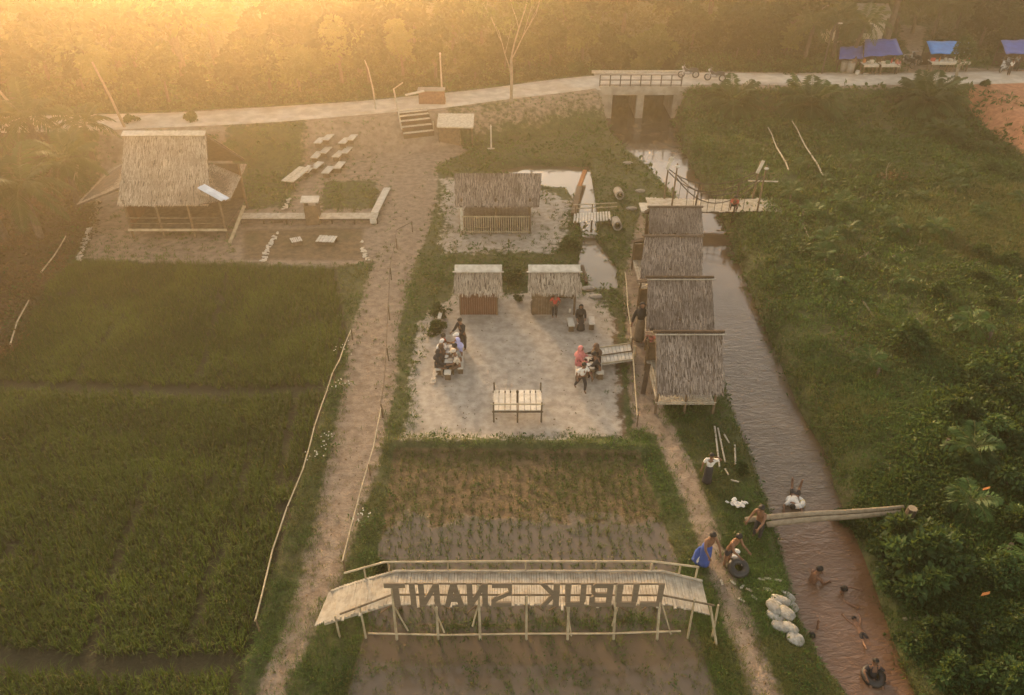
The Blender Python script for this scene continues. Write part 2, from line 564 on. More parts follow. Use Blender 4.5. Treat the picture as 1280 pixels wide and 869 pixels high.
def height(X, Y):
    X, Y = np.asarray(X, float), np.asarray(Y, float)
    h = 0.10 * (fbm(X, Y, 3.5, 3) - 0.5) + 0.04 * (fbm(X, Y, 0.7, 5) - 0.5)
    # bumpy right bank, a little higher and rising away from the water
    rb = smooth(X - np.interp(Y, canal_right[::-1, 1], canal_right[::-1, 0]), 0.0, 1.6)
    h = h + rb * (0.25 + 0.5 * (fbm(X, Y, 5.0, 8) - 0.4))
    for p, dep in ((rice_poly, -0.22), (mid_poly, -0.14), (south_poly, -0.2)):
        s = sd(X, Y, p)
        h = h + dep * smooth(s, -0.15, 0.25) + (0.10 * np.exp(-(s / 0.35) ** 2) * (s < 0.3) if p is rice_poly else 0)
    for b in bund_lines:
        h = h + 0.12 * np.exp(-(dist_line(X, Y, b) / 0.25) ** 2)
    for p in (sand_poly, path_poly, trail_poly):
        k = smooth(sd(X, Y, p), -0.5, 0.4)
        h = h * (1 - 0.7 * k)
    s = sd(X, Y, mid_poly)
    h = h + 0.05 * (vnoise(X, Y, 0.28, 4) - 0.5) * smooth(s, 0, 0.5)
    h = h - 0.28 * np.exp(-(dist_line(X, Y, ditch_line) / 0.22) ** 2) + 0.2 * np.exp(-(dist_line(X, Y, ridge_line) / 0.28) ** 2)
    # the road bank
    d = dist_line(X, Y, road_line)
    north = Y > road_y(X)
    e = 1 - smooth(d, 1.6, 4.4)
    e = np.where(north, np.maximum(e, 0.93), e)
    h = h * (1 - e) + ROAD_Z * e - 0.03 * e
    # red earth mound by the road
    k = smooth(sd(X, Y, red_poly), -1.2, 1.6)
    h = np.maximum(h, k * (1.5 + 0.25 * (fbm(X, Y, 1.4, 21) - 0.5)))
    h = h + 5.5 * smooth(Y, 74, 110)
    # the canal and the pond
    k = smooth(sd(X, Y, canal), -0.55, 0.5)
    h = h * (1 - k) - 1.15 * k
    k = smooth(sd(X, Y, pond), -0.3, 0.15)
    return h * (1 - k) - 0.9 * k


def gz(x, y):
    return float(height(np.array([x]), np.array([y]))[0])


def on(px, py, z0=0.0):
    """where the sight line at a pixel meets the land"""
    z = z0
    for _ in range(12):
        p = G(px, py, z)
        z = 0.5 * z + 0.5 * gz(p.x, p.y)
    p = G(px, py, z)
    p.z = gz(p.x, p.y)
    return p


# ------------------------------------------------------------------ ground sheet
def axis(*runs):
    out = []
    for a, b, s in runs:
        out.append(np.arange(a, b, s))
    return np.concatenate(out)


xs = np.concatenate([axis((-320, -80, 20), (-80, -34, 1.0), (-34, 34, 0.17), (34, 80, 1.0)), axis((80, 330, 20))])
ys = [-60.0, -40, -20, -10, -2, 3, 5, 7]
while ys[-1] < 62:
    ys.append(ys[-1] + max(0.13, 0.0075 * ys[-1]))
ys = np.concatenate([np.array(ys), axis((63, 110, 1.5), (110, 420, 20))])
GX, GY = np.meshgrid(xs, ys)
fx, fy = GX.ravel(), GY.ravel()
fz = height(fx, fy)
nx_, ny_ = len(xs), len(ys)
me = bpy.data.meshes.new('ground')
me.vertices.add(nx_ * ny_)
me.vertices.foreach_set('co', np.stack([fx, fy, fz], 1).astype(np.float32).ravel())
ii = (np.arange(ny_ - 1)[:, None] * nx_ + np.arange(nx_ - 1)[None, :]).ravel()
F = np.stack([ii, ii + 1, ii + nx_ + 1, ii + nx_], 1).astype(np.int32)
me.loops.add(F.size)
me.loops.foreach_set('vertex_index', F.ravel())
me.polygons.add(len(F))
me.polygons.foreach_set('loop_start', np.arange(0, F.size, 4, dtype=np.int32))
me.polygons.foreach_set('loop_total', np.full(len(F), 4, dtype=np.int32))
me.polygons.foreach_set('use_smooth', np.ones(len(F), bool))


def masks(X, Y):
    m = {}
    near = lambda p, w: smooth(sd(X, Y, p), -w, w)
    m['path'] = np.maximum(np.maximum(near(path_poly, 0.5), near(trail_poly, 0.4)), 0.8 * near(yard_poly, 0.8) * (1 - np.maximum(near(lawn_poly, .6), near(lawn2_poly, .5)) * 0.75))
    m['path'] = np.maximum(m['path'], near(lot_poly, 0.8))
    dr = dist_line(X, Y, road_line)
    m['path'] = np.maximum(m['path'], (1 - smooth(dr, 1.4, 2.6)) * (0.45 + 0.4 * (X > 10)))
    bank = smooth(X, -8, -2) * (1 - smooth(X, 7.5, 9)) * (1 - smooth(dr, 2.5, 5.0)) * (Y < road_y(X))
    m['path'] = np.maximum(m['path'], 0.55 * bank)
    m['sand'] = np.maximum(near(sand_poly, 0.75), 0.8 * near(pav_poly, 1.0))
    m['mud'] = np.maximum(np.maximum(near(mid_poly, 0.25), near(south_poly, 0.25)), 0.6 * near(bed_poly, .5))
    m['mud'] = np.maximum(m['mud'], 0)
    yw = G(640, 700).y
    m['wet'] = np.maximum(near(mid_poly, 0.3) * (1 - smooth(Y, yw - 0.2, yw + 3.0)), near(south_poly, 0.3))
    m['red'] = near(red_poly, 0.7)
    m['litter'] = np.maximum(near(litter_poly, 1.2), 0.72 * np.exp(-(dist_line(X, Y, ditch_line) / 0.3) ** 2))
    m['paddy'] = near(rice_poly, 0.25)
    m['dry'] = near(dryg_poly, 1.2)
    m['bank'] = smooth(sd(X, Y, canal), -0.15, 0.2)
    return m


mk = masks(fx, fy)
for k, v in mk.items():
    at = me.attributes.new(k, 'FLOAT', 'POINT')
    at.data.foreach_set('value', v.astype(np.float32))
me.update(calc_edges=True)
ground = bpy.data.objects.new('ground', me)
COL.objects.link(ground)
kind(ground, 'structure')

t = NT('earth_and_grass')
n1, n2, n3 = t.noise(0.55, 6), t.noise(3.2, 6), t.noise(14.0, 4)


def fac(name, amt=0.7):
    a = t.attr(name)
    x = t.math('ADD', a, t.math('MULTIPLY', t.math('SUBTRACT', t.math('ADD', t.math('MULTIPLY', n1, 0.45), t.math('MULTIPLY', n2, 0.55)), 0.5), amt * 1.6))
    return t.math('MULTIPLY', t.ramp(x, 0.38, 0.62), t.ramp(a, 0.0, 0.12))


c = t.mix(t.ramp(n2, 0.35, 0.65), (0.038, 0.050, 0.015), (0.080, 0.090, 0.030))
c = t.mix(t.math('MULTIPLY', t.ramp(n1, 0.5, 0.68), 0.5), c, (0.11, 0.085, 0.045))
c = t.mix(fac('dry'), c, t.mix(n2, (0.10, 0.10, 0.03), (0.19, 0.17, 0.06)))
c = t.mix(fac('litter'), c, t.mix(n3, (0.055, 0.036, 0.018), (0.13, 0.08, 0.042)))
c = t.mix(fac('paddy', 0.2), c, (0.040, 0.034, 0.016))
dirt = t.mix(t.ramp(n2, 0.3, 0.7), (0.165, 0.122, 0.088), (0.28, 0.22, 0.165))
dirt = t.mix(t.math('MULTIPLY', t.ramp(n3, 0.55, 0.8), 0.5), dirt, (0.13, 0.095, 0.06))
c = t.mix(fac('path'), c, dirt)
sandc = t.mix(t.ramp(n2, 0.3, 0.7), (0.255, 0.222, 0.185), (0.41, 0.365, 0.31))
sandc = t.mix(t.math('MULTIPLY', t.ramp(n1, 0.52, 0.72), 0.45), sandc, (0.22, 0.18, 0.125))
c = t.mix(fac('sand', 1.1), c, sandc)
mudc = t.mix(t.ramp(n2, 0.35, 0.65), (0.085, 0.058, 0.030), (0.17, 0.115, 0.062))
mudc = t.mix(t.math('MULTIPLY', t.ramp(n1, 0.5, 0.7), 0.5), mudc, (0.085, 0.075, 0.030))
c = t.mix(fac('mud', 0.15), c, mudc)
wet = t.ramp(t.math('ADD', t.attr('wet'), t.math('MULTIPLY', t.math('SUBTRACT', t.noise(1.3, 5), 0.5), 1.1)), 0.42, 0.58)
wet = t.math('MULTIPLY', wet, t.ramp(t.attr('wet'), 0.02, 0.3))
c = t.mix(wet, c, (0.12, 0.095, 0.070))
redc = t.mix(t.ramp(n2, 0.35, 0.65), (0.30, 0.12, 0.06), (0.46, 0.22, 0.115))
c = t.mix(fac('red'), c, redc)
c = t.mix(t.attr('bank'), c, (0.07, 0.05, 0.028))
t.set(Base_Color=c, Roughness=t.math('SUBTRACT', 0.92, t.math('MULTIPLY', wet, 0.84)), Specular_IOR_Level=0.4)
bh = t.math('ADD', t.math('MULTIPLY', n2, 0.6), t.math('MULTIPLY', n3, 0.4))
b = t.bump(bh, 0.7, 0.10)
t.l(t.math('SUBTRACT', t.math('SUBTRACT', 0.75, t.math('MULTIPLY', t.attr('sand'), 0.5)), t.math('MULTIPLY', wet, 0.73), True), b.inputs['Strength'])
me.materials.append(t.m)

# ------------------------------------------------------------------ road, water, air
L = road_line
T = np.gradient(L, axis=0)
T /= np.linalg.norm(T, axis=1)[:, None]
Nn = np.stack([-T[:, 1], T[:, 0]], 1)
mb = MB()
vs, fs = [], []
half = 1.32
prof = [(-half - 0.05, -0.2), (-half, 0.0), (-half * 0.5, 0.02), (0, 0.03), (half * 0.5, 0.02), (half, 0.0), (half + 0.05, -0.2)]
for i in range(len(L)):
    w = 1 + 0.05 * math.sin(i * 0.9)
    for a, z in prof:
        vs.append((L[i, 0] + Nn[i, 0] * a * w, L[i, 1] + Nn[i, 1] * a * w, ROAD_Z + 0.02 + z))
k = len(prof)
for i in range(len(L) - 1):
    for j in range(k - 1):
        fs.append((i * k + j, (i + 1) * k + j, (i + 1) * k + j + 1, i * k + j + 1))
mb.add(vs, fs)
t = NT('pale_concrete_road')
c = t.mix(t.ramp(t.noise(1.2, 5), 0.35, 0.65), (0.52, 0.47, 0.40), (0.38, 0.33, 0.27))
c = t.mix(t.math('MULTIPLY', t.ramp(t.noise(0.5, 4), 0.5, 0.7), 0.6), c, (0.33, 0.26, 0.19))
t.set(Base_Color=c, Roughness=0.9)
t.bump(t.noise(9, 4), 0.3, 0.02)
kind(mb.build('road', t.m, smooth_=True), 'structure')


def flat_poly(name, poly, z, m):
    mb = MB()
    mb.add([(p[0], p[1], z) for p in poly], [tuple(range(len(poly)))])
    import bmesh
    o = mb.build(name, m)
    bm = bmesh.new()
    bm.from_mesh(o.data)
    bmesh.ops.triangulate(bm, faces=bm.faces)
    bm.normal_update()
    for f in bm.faces:
        if f.normal.z < 0:
            f.normal_flip()
    bm.to_mesh(o.data)
    bm.free()
    return kind(o, 'structure')


def grow(poly, d):
    """push an outline outwards by d"""
    p = np.asarray(poly)
    a = np.roll(p, 1, 0) - p
    b = np.roll(p, -1, 0) - p
    tan = np.roll(p, -1, 0) - np.roll(p, 1, 0)
    tan /= np.linalg.norm(tan, axis=1)[:, None] + 1e-9
    area = 0.5 * np.sum(p[:, 0] * np.roll(p[:, 1], -1) - np.roll(p[:, 0], -1) * p[:, 1])
    nn = np.stack([tan[:, 1], -tan[:, 0]], 1) * (1 if area > 0 else -1)
    return p + nn * d


def water_mat(name, c1, c2, ripple, rough=0.06):
    t = NT(name)
    c = t.mix(t.ramp(t.noise(0.35, 3), 0.35, 0.65), c1, c2)
    if ripple > 0.3:                      # the reach stirred up below the weir is redder with clay
        s_ = t.n('ShaderNodeSeparateXYZ')
        t.l(t.pos(), s_.inputs[0])
        c = t.mix(t.ramp(t.math('ADD', s_.outputs[1], t.math('MULTIPLY', t.noise(0.5, 3), 2.0)), 17.5, 14.5), c, (0.145, 0.080, 0.046))
    t.set(Base_Color=c, Roughness=rough, Specular_IOR_Level=0.9, IOR=1.38)
    big = t.noise(1.5, 3, stretch=(0.75, 1.9, 1))
    small = t.noise(4.2, 3, stretch=(0.8, 1.7, 1))
    h = t.math('ADD', t.math('MULTIPLY', big, 0.55), t.math('MULTIPLY', small, 0.45))
    b = t.bump(h, ripple, 0.10)
    # the far, still reach mirrors; the near reach, stirred by the swimmers, ripples
    sp = t.n('ShaderNodeSeparateXYZ')
    t.l(t.pos(), sp.inputs[0])
    near = t.ramp(sp.outputs[1], 31.0, 15.0)
    t.l(t.math('MULTIPLY', t.math('ADD', t.math('MULTIPLY', near, 0.95), 0.05), ripple), b.inputs['Strength'])
    return t.m


M['canal'] = water_mat('muddy_canal_water', (0.125, 0.086, 0.054), (0.090, 0.062, 0.039), 0.70)
M['pond'] = water_mat('still_pond_water', (0.13, 0.10, 0.065), (0.10, 0.08, 0.05), 0.12)
flat_poly('canal_water', grow(canal, 0.5), WATER_Z, M['canal'])
flat_poly('pond_water', grow(pond, 0.4), POND_Z, M['pond'])
for nd in M['canal'].node_tree.nodes:
    if nd.type == 'TEX_NOISE':
        nd.inputs['Distortion'].default_value = 1.1

M['paddy_water'] = water_mat('shallow_paddy_water', (0.075, 0.056, 0.040), (0.055, 0.042, 0.03), 0.04, 0.03)
flat_poly('paddy_water', south_poly, -0.185, M['paddy_water'])

hz = MB().box((5, 170, 12.3), (660, 510, 30.6)).build('haze', bpy.data.materials.new('warm_haze'))
hm = hz.data.materials[0]
hm.use_nodes = True
hm.node_tree.nodes.clear()
pv = hm.node_tree.nodes.new('ShaderNodeVolumePrincipled')
pv.inputs['Color'].default_value = (1.0, 0.84, 0.58, 1)
pv.inputs['Density'].default_value = 0.0034
pv.inputs['Anisotropy'].default_value = 0.90
ho = hm.node_tree.nodes.new('ShaderNodeOutputMaterial')
hm.node_tree.links.new(pv.outputs[0], ho.inputs['Volume'])
kind(hz, 'stuff')
# ------------------------------------------------------------------ ground cover
def unit(v):
    return v / (np.linalg.norm(v, axis=-1, keepdims=True) + 1e-9)


def blades(P, h, w, per, spread, lean, rs):
    """P n x 3 roots, h n heights: per blades a root, each a bent strip of two faces"""
    n = len(P)
    P = np.repeat(P, per, 0)
    hh = np.repeat(h, per) * rs.uniform(0.6, 1.1, n * per)
    ww = np.repeat(w, per) if np.ndim(w) else np.full(n * per, w)
    a = rs.uniform(0, 2 * np.pi, n * per)
    r = spread * np.sqrt(rs.uniform(0, 1, n * per)) * np.repeat(h, per)
    base = P + np.stack([np.cos(a) * r * 0.5, np.sin(a) * r * 0.5, np.zeros_like(a) - 0.01], 1)
    b = a + rs.normal(0, 0.6, n * per)
    d = np.stack([np.cos(b), np.sin(b), np.zeros_like(b)], 1)
    ln = np.abs(rs.normal(lean, lean * 0.5, n * per))[:, None]
    mid = base + np.array([0, 0, 1]) * (hh * 0.62)[:, None] + d * (hh[:, None] * ln * 0.35)
    tip = base + np.array([0, 0, 1]) * (hh * (1 - 0.35 * np.minimum(ln[:, 0], 1.6)))[:, None] + d * (hh[:, None] * ln)
    s = np.stack([-d[:, 1], d[:, 0], np.zeros(len(d))], 1) * (ww * 0.5)[:, None]
    q1 = np.stack([base - s, base + s, mid + s * 0.9, mid - s * 0.9], 1)
    q2 = np.stack([mid - s * 0.9, mid + s * 0.9, tip + s * 0.12, tip - s * 0.12], 1)
    return np.concatenate([q1, q2], 0)


def leafclumps(P, rad, size, per, rs, up=0.6):
    """little bushes of pointed leaves: P n x 3 roots, rad n radii"""
    n = len(P)
    P = np.repeat(P, per, 0)
    rr = np.repeat(rad, per)
    sz = np.repeat(size, per) if np.ndim(size) else np.full(n * per, size)
    v = unit(rs.normal(0, 1, (n * per, 3)))
    v[:, 2] = np.abs(v[:, 2])
    c = P + v * (rr * rs.uniform(0.35, 1.0, n * per))[:, None] * np.array([1, 1, 0.9])
    return leaves(c, v, sz * rs.uniform(0.7, 1.3, n * per), rs, up)


def leaves(c, out, sz, rs, up=0.6, width=0.42):
    n = len(c)
    ax = unit(out + rs.normal(0, 0.55, (n, 3)) + np.array([0, 0, -0.15]))
    nr = unit(np.array([0, 0, up]) + rs.normal(0, 0.5, (n, 3)))
    s = unit(np.cross(ax, nr)) * (sz * width * 0.5)[:, None]
    a = ax * sz[:, None]
    return np.stack([c - a * 0.1, c + a * 0.42 + s, c + a + np.array([0, 0, -0.12]) * sz[:, None], c + a * 0.42 - s], 1)


def wedge(n, y0, y1, rs, pw=1.3, margin=5):
    """random ground points, denser towards the eye"""
    u = rs.uniform(0, 1, n)
    k = 1.001 - pw
    Y = (y0 ** k + u * (y1 ** k - y0 ** k)) ** (1 / k)
    X = rs.uniform(-1, 1, n) * (0.80 * Y + margin)
    return X, Y


rs = np.random.RandomState(3)
# rice
gx, gy = np.meshgrid(np.arange(-36, -2, 0.21), np.arange(7, 38, 0.125))
gx = gx - 0.10 * (gy - 20)                    # the rows run along the path
gx, gy = gx.ravel() + rs.normal(0, 0.03, gx.size), gy.ravel() + rs.normal(0, 0.04, gx.size)
keep = (sd(gx, gy, rice_poly) > 0.12) & (np.abs(gx) < 0.80 * gy + 4)
gx, gy = gx[keep], gy[keep]
gap = np.full(gx.shape, 9.0)
for b in bund_lines:
    gap = np.minimum(gap, dist_line(gx, gy, b) - 0.20)
for b in furrow_lines:
    gap = np.minimum(gap, dist_line(gx, gy, b) - 0.03)
keep = (gap + rs.normal(0, 0.06, gx.shape) > 0.06) & (fbm(gx, gy, 1.1, 40) > 0.22)
gx, gy = gx[keep], gy[keep]
P = np.stack([gx, gy, height(gx, gy)], 1)
hv = 0.36 * (0.6 + 0.8 * fbm(gx, gy, 1.3, 33))
V = blades(P, hv, 0.014, 13, 0.42, 0.5, rs)
n = len(P) * 13
lv = np.repeat(-0.1 + 1.1 * fbm(gx, gy, 0.9, 50), 13) + rs.uniform(-0.25, 0.35, n)
dv = np.where(rs.uniform(0, 1, n) < 0.05, 0.9, 0.0)
kind(quads_object('rice_grass', V, M['rice'], None, np.tile(np.clip(lv, 0, 1), 2), np.tile(dv, 2)), 'stuff', 'dense green young rice filling the fenced paddy field')

# grass and weeds everywhere that nothing else covers
X, Y = wedge(190000, 8.2, 58, rs, 1.15)
m = masks(X, Y)
g = 1 - np.clip(m['path'] * 0.97 + m['sand'] + m['mud'] * 0.93 + m['red'] * 0.9 + m['paddy'] + smooth(sd(X, Y, canal), 0.0, 0.2) + smooth(sd(X, Y, pond), -0.1, 0.1)
                + (1 - smooth(dist_line(X, Y, road_line), 1.3, 1.8)) + 0.65 * m['litter'], 0, 1)
g *= 0.35 + 0.65 * smooth(fbm(X, Y, 1.8, 60), 0.28, 0.5)
keep = rs.uniform(0, 1, X.shape) < g
X, Y = X[keep], Y[keep]
m = {k: v[keep] for k, v in m.items()}
Z = height(X, Y)
right = X > np.interp(Y, canal_right[::-1, 1], canal_right[::-1, 0])
dense = smooth(sd(X, Y, dense_poly), -0.8, 0.8)
lump = fbm(X, Y, 1.5, 70)
is_weed = rs.uniform(0, 1, X.shape) < np.where(right, 0.22 + 0.6 * dense, 0.05 * (m['path'] < .3))
P = np.stack([X, Y, Z], 1)
# blades
k = ~is_weed
dist_k = np.clip(Y[k] / 16, 0.8, 3)
hv = np.where(right[k], 0.10 + 0.26 * lump[k], 0.05 + 0.12 * lump[k]) * (1 + 1.1 * m['dry'][k])
V = blades(P[k], hv, 0.012 * dist_k, 6, 1.3, 0.8, rs)
lv = np.clip(np.repeat(0.1 + 0.8 * fbm(X[k], Y[k], 2.5, 80), 6) + rs.uniform(-0.3, 0.3, k.sum() * 6), 0, 1)
brown = smooth(fbm(X[k], Y[k], 2.2, 90), 0.46, 0.62) * 0.62 + m['dry'][k] * 0.8
dv = np.clip(np.repeat(brown, 6) * rs.uniform(0.3, 1.2, k.sum() * 6) + (rs.uniform(0, 1, k.sum() * 6) < 0.05) * 0.7, 0, 1)
kind(quads_object('grass', V, M['grass'], None, np.tile(lv, 2), np.tile(dv, 2)), 'stuff', 'rough green grass over the banks and verges')
# broad weeds
k = is_weed
dist_k = np.clip(Y[k] / 16, 0.75, 3)
rad = (0.10 + 0.16 * lump[k] + 0.22 * dense[k] * lump[k]) * np.clip(dist_k, 0.9, 1.7)
V = leafclumps(P[k], rad, 0.10 * dist_k * (1 + 0.4 * dense[k]), 12, rs)
lv = np.clip(np.repeat(0.15 + 0.7 * fbm(X[k], Y[k], 2.0, 81), 12) + rs.uniform(-0.3, 0.3, k.sum() * 12), 0, 1)
dv = (rs.uniform(0, 1, k.sum() * 12) < 0.05) * 0.6
kind(quads_object('undergrowth', V, M['weed'], None, lv, dv), 'stuff', 'broad leaved green weeds on the far bank of the canal')
# brown leafy scrub beside the palms
X, Y = wedge(26000, 18, 48, rs, 1.0)
keep = sd(X, Y, litter_poly) > -0.3
X, Y = X[keep], Y[keep]
P = np.stack([X, Y, height(X, Y)], 1)
V = leafclumps(P, 0.2 + 0.5 * fbm(X, Y, 2.5, 95) ** 2, np.full(len(X), 0.17), 9, rs)
lv = np.clip(rs.uniform(0, 1, len(V)), 0, 1)
dv = np.repeat(smooth(fbm(X, Y, 1.8, 97), 0.4, 0.6), 9) * rs.uniform(0, 1, len(V))
kind(quads_object('scrub_undergrowth', V, M['scrub'], None, lv, dv), 'stuff', 'brownish leafy scrub and dead leaves under the palms')
# stubble and seedlings in the muddy plots, in rows
gx, gy = np.meshgrid(np.arange(-6, 6, 0.27), np.arange(8.4, 22, 0.13))
gx, gy = gx.ravel() + rs.normal(0, 0.035, gx.size), gy.ravel() + rs.normal(0, 0.05, gx.size)
din = np.maximum(sd(gx, gy, mid_poly), sd(gx, gy, south_poly))
dens = np.where(sd(gx, gy, mid_poly) > 0, 0.65 + 0.35 * smooth(fbm(gx, gy, 2.4, 101), 0.25, 0.55), 0.15)
keep = (din > 0.1) & (rs.uniform(0, 1, gx.shape) < dens)
gx, gy = gx[keep], gy[keep]
P = np.stack([gx, gy, height(gx, gy)], 1)
V = blades(P, 0.07 + 0.10 * fbm(gx, gy, 1.0, 103), 0.018, 6, 0.8, 0.7, rs)
dv = np.repeat(np.clip(0.1 + 0.9 * (fbm(gx, gy, 2.0, 105) - 0.35), 0, 1), 6)
lv = rs.uniform(0, 0.35, len(gx) * 6)
kind(quads_object('rice_stubble_grass', V, M['grass'], None, np.tile(lv, 2), np.tile(dv, 2)), 'stuff', 'short rice stubble and seedlings in the muddy plots')
X, Y = wedge(60000, 13, 24, rs, 1.0)
keep = (sd(X, Y, mid_poly) > 0) & (rs.uniform(0, 1, X.shape) < smooth(Y, 14.0, 16.5) * smooth(fbm(X, Y, 1.2, 111), 0.25, 0.55))
X, Y = X[keep], Y[keep]
P = np.stack([X, Y, height(X, Y)], 1)
V = blades(P, 0.04 + 0.07 * rs.uniform(0, 1, len(X)), 0.014, 4, 1.4, 1.0, rs)
kind(quads_object('plot_weeds_grass', V, M['grass'], None, np.tile(rs.uniform(0, 0.7, len(X) * 4), 2), np.tile(np.clip(rs.normal(0.32, 0.3, len(X) * 4), 0, 1), 2)), 'stuff',
     'thin brownish weeds over the drier end of the plot')


# ------------------------------------------------------------------ trees
def crown_mesh(seed, r, lobes, n, leaf, squash=0.8):
    q = np.random.RandomState(seed)
    c = unit(q.normal(0, 1, (lobes, 3))) * q.uniform(0.25, 0.85, (lobes, 1)) * np.array(r)
    lr = np.mean(r) * q.uniform(0.20, 0.42, lobes)
    idx = q.choice(lobes, n, p=lr ** 2 / np.sum(lr ** 2))
    v = unit(q.normal(0, 1, (n, 3)))
    v[:, 2] = np.where(v[:, 2] < -0.3, -v[:, 2], v[:, 2])
    p = c[idx] + v * (lr[idx] * q.uniform(0.55, 1.05, n) ** 0.6)[:, None] * np.array([1, 1, squash])
    V = leaves(p, v, leaf * q.uniform(0.6, 1.4, n), q, 0.5, 0.55)
    lv = np.clip(0.42 + 0.30 * q.normal(0, 1, lobes)[idx] + q.uniform(-0.22, 0.22, n), 0, 1)
    return V, lv, c


def make_tree(name, seed, h, r, lobes, n, leaf, m, bark, label, cat='tree', base=0.42):
    root = thing(name, label, cat)
    q = random.Random(seed)
    V, lv, c = crown_mesh(seed, r, lobes, int(n * (0.62 if name == 'forest_tree' else 1)), leaf * (1.35 if name == 'forest_tree' else 1))
    zc = h * base + r[2]
    tr = MB()
    k = h * 0.022 + 0.05
    pts = [Vector((q.uniform(-.05, .05) * i, q.uniform(-.05, .05) * i, zc * i / 4)) for i in range(5)]
    tr.tube(pts, k, k * 0.45, 7)
    for j in range(min(7, lobes)):
        a = pts[2 + j % 2] + Vector((0, 0, q.uniform(0, 0.6)))
        e = Vector(c[j]) + Vector((0, 0, zc))
        mid = (a + e) / 2 + Vector((0, 0, -0.2))
        tr.tube([a, mid, e], k * 0.4, k * 0.1, 5)
    tr.build('trunk', bark, root)
    V = V + np.array([0, 0, zc])
    quads_object('crown', V, m, root, lv, None)
    return root


def frond_quads(seed, base, az, length, rise, droop, pairs, leaf, q, twist=0.5):
    """one feathered palm frond as loose leaflets; returns faces and the rib's points"""
    tt = np.linspace(0, 1, 9)
    hor = length * (tt - 0.12 * tt ** 2)
    z = length * (rise * tt - droop * tt ** 2)
    d = np.array([math.cos(az), math.sin(az), 0])
    s = np.array([-d[1], d[0], 0])
    rib = np.array(base) + d * hor[:, None] * math.cos(rise * 0.6) + np.array([0, 0, 1]) * z[:, None]
    u = np.linspace(0.14, 0.99, pairs)
    p = np.stack([np.interp(u, tt, rib[:, i]) for i in range(3)], 1)
    tg = unit(np.gradient(p, axis=0))
    ll = leaf * np.sin(np.clip(u * 0.9 + 0.12, 0, 1) * np.pi) ** 0.6
    out = []
    for sg in (-1, 1):
        ax = unit(s * sg + tg * 0.75 + np.array([0, 0, -0.35]) + q.normal(0, 0.10, (pairs, 3)))
        e = p + ax * ll[:, None] + np.array([0, 0, -0.25]) * (ll ** 2)[:, None]
        w = tg * (0.085 * leaf + 0.012)
        midp = p + ax * ll[:, None] * 0.5
        out.append(np.stack([p - w * 0.5, midp - w * 0.8, e, midp + w * 0.8], 1))
    return np.concatenate(out, 0), rib


def make_palm(name, seed, h, label, nf=18, fl=2.6, leaf=0.6, pairs=26, lean=(0.4, 0.2), m=None, cat='palm', bush=False, stem_r=0.14):
    root = thing(name, label, cat)
    q = np.random.RandomState(seed)
    top = np.array([lean[0] * 1.0, lean[1] * 1.0, h])
    tr = MB()
    pts = [Vector((top[0] * a ** 1.6, top[1] * a ** 1.6, h * a)) for a in (0, .2, .4, .6, .8, 1)] if h > 0.6 else [Vector((0, 0, -0.05)), Vector((0, 0, h))]
    tr.tube(pts, stem_r * 1.3, stem_r * 0.9, 8)
    tr.build('trunk', M['bark'], root)
    allq, rb = [], MB()
    lv = []
    for i in range(nf):
        az = i * 2.4 + q.uniform(-0.2, 0.2)
        lvl = i / max(nf - 1, 1)
        rise = (1.25 - 1.1 * lvl) + q.uniform(-0.1, 0.1)
        droop = (0.55 + 0.45 * lvl) if not bush else (0.55 + 0.25 * lvl)
        L_ = fl * q.uniform(0.85, 1.1) * (0.8 + 0.2 * math.sin(lvl * 3.1))
        V, rib = frond_quads(seed + i, top, az, L_, rise, droop, pairs, leaf, q)
        allq.append(V)
        lv.append(np.clip(q.uniform(0.2, 0.8) + q.uniform(-0.15, 0.15, len(V)), 0, 1))
        rb.tube([Vector(x) for x in rib], 0.007 * fl, 0.003 * fl, 4, cap=False)
    quads_object('crown', np.concatenate(allq), m or M['palm'], root, np.concatenate(lv), None)
    rb.build('crown_ribs', M['rib'], root)
    return root


def put(o, p, rz=0.0, s=1.0, label=None, group=None):
    o.location = p
    o.rotation_euler = (0, 0, rz)
    o.scale = (s, s, s)
    if label:
        o['label'] = label
    if group:
        o['group'] = group
    return o


def pool(protos):
    """hand out the prototypes first, then copies of them"""
    used = set()

    def take(i):
        o = protos[i % len(protos)]
        if i % len(protos) in used:
            return copy_tree(o)
        used.add(i % len(protos))
        return o
    return take


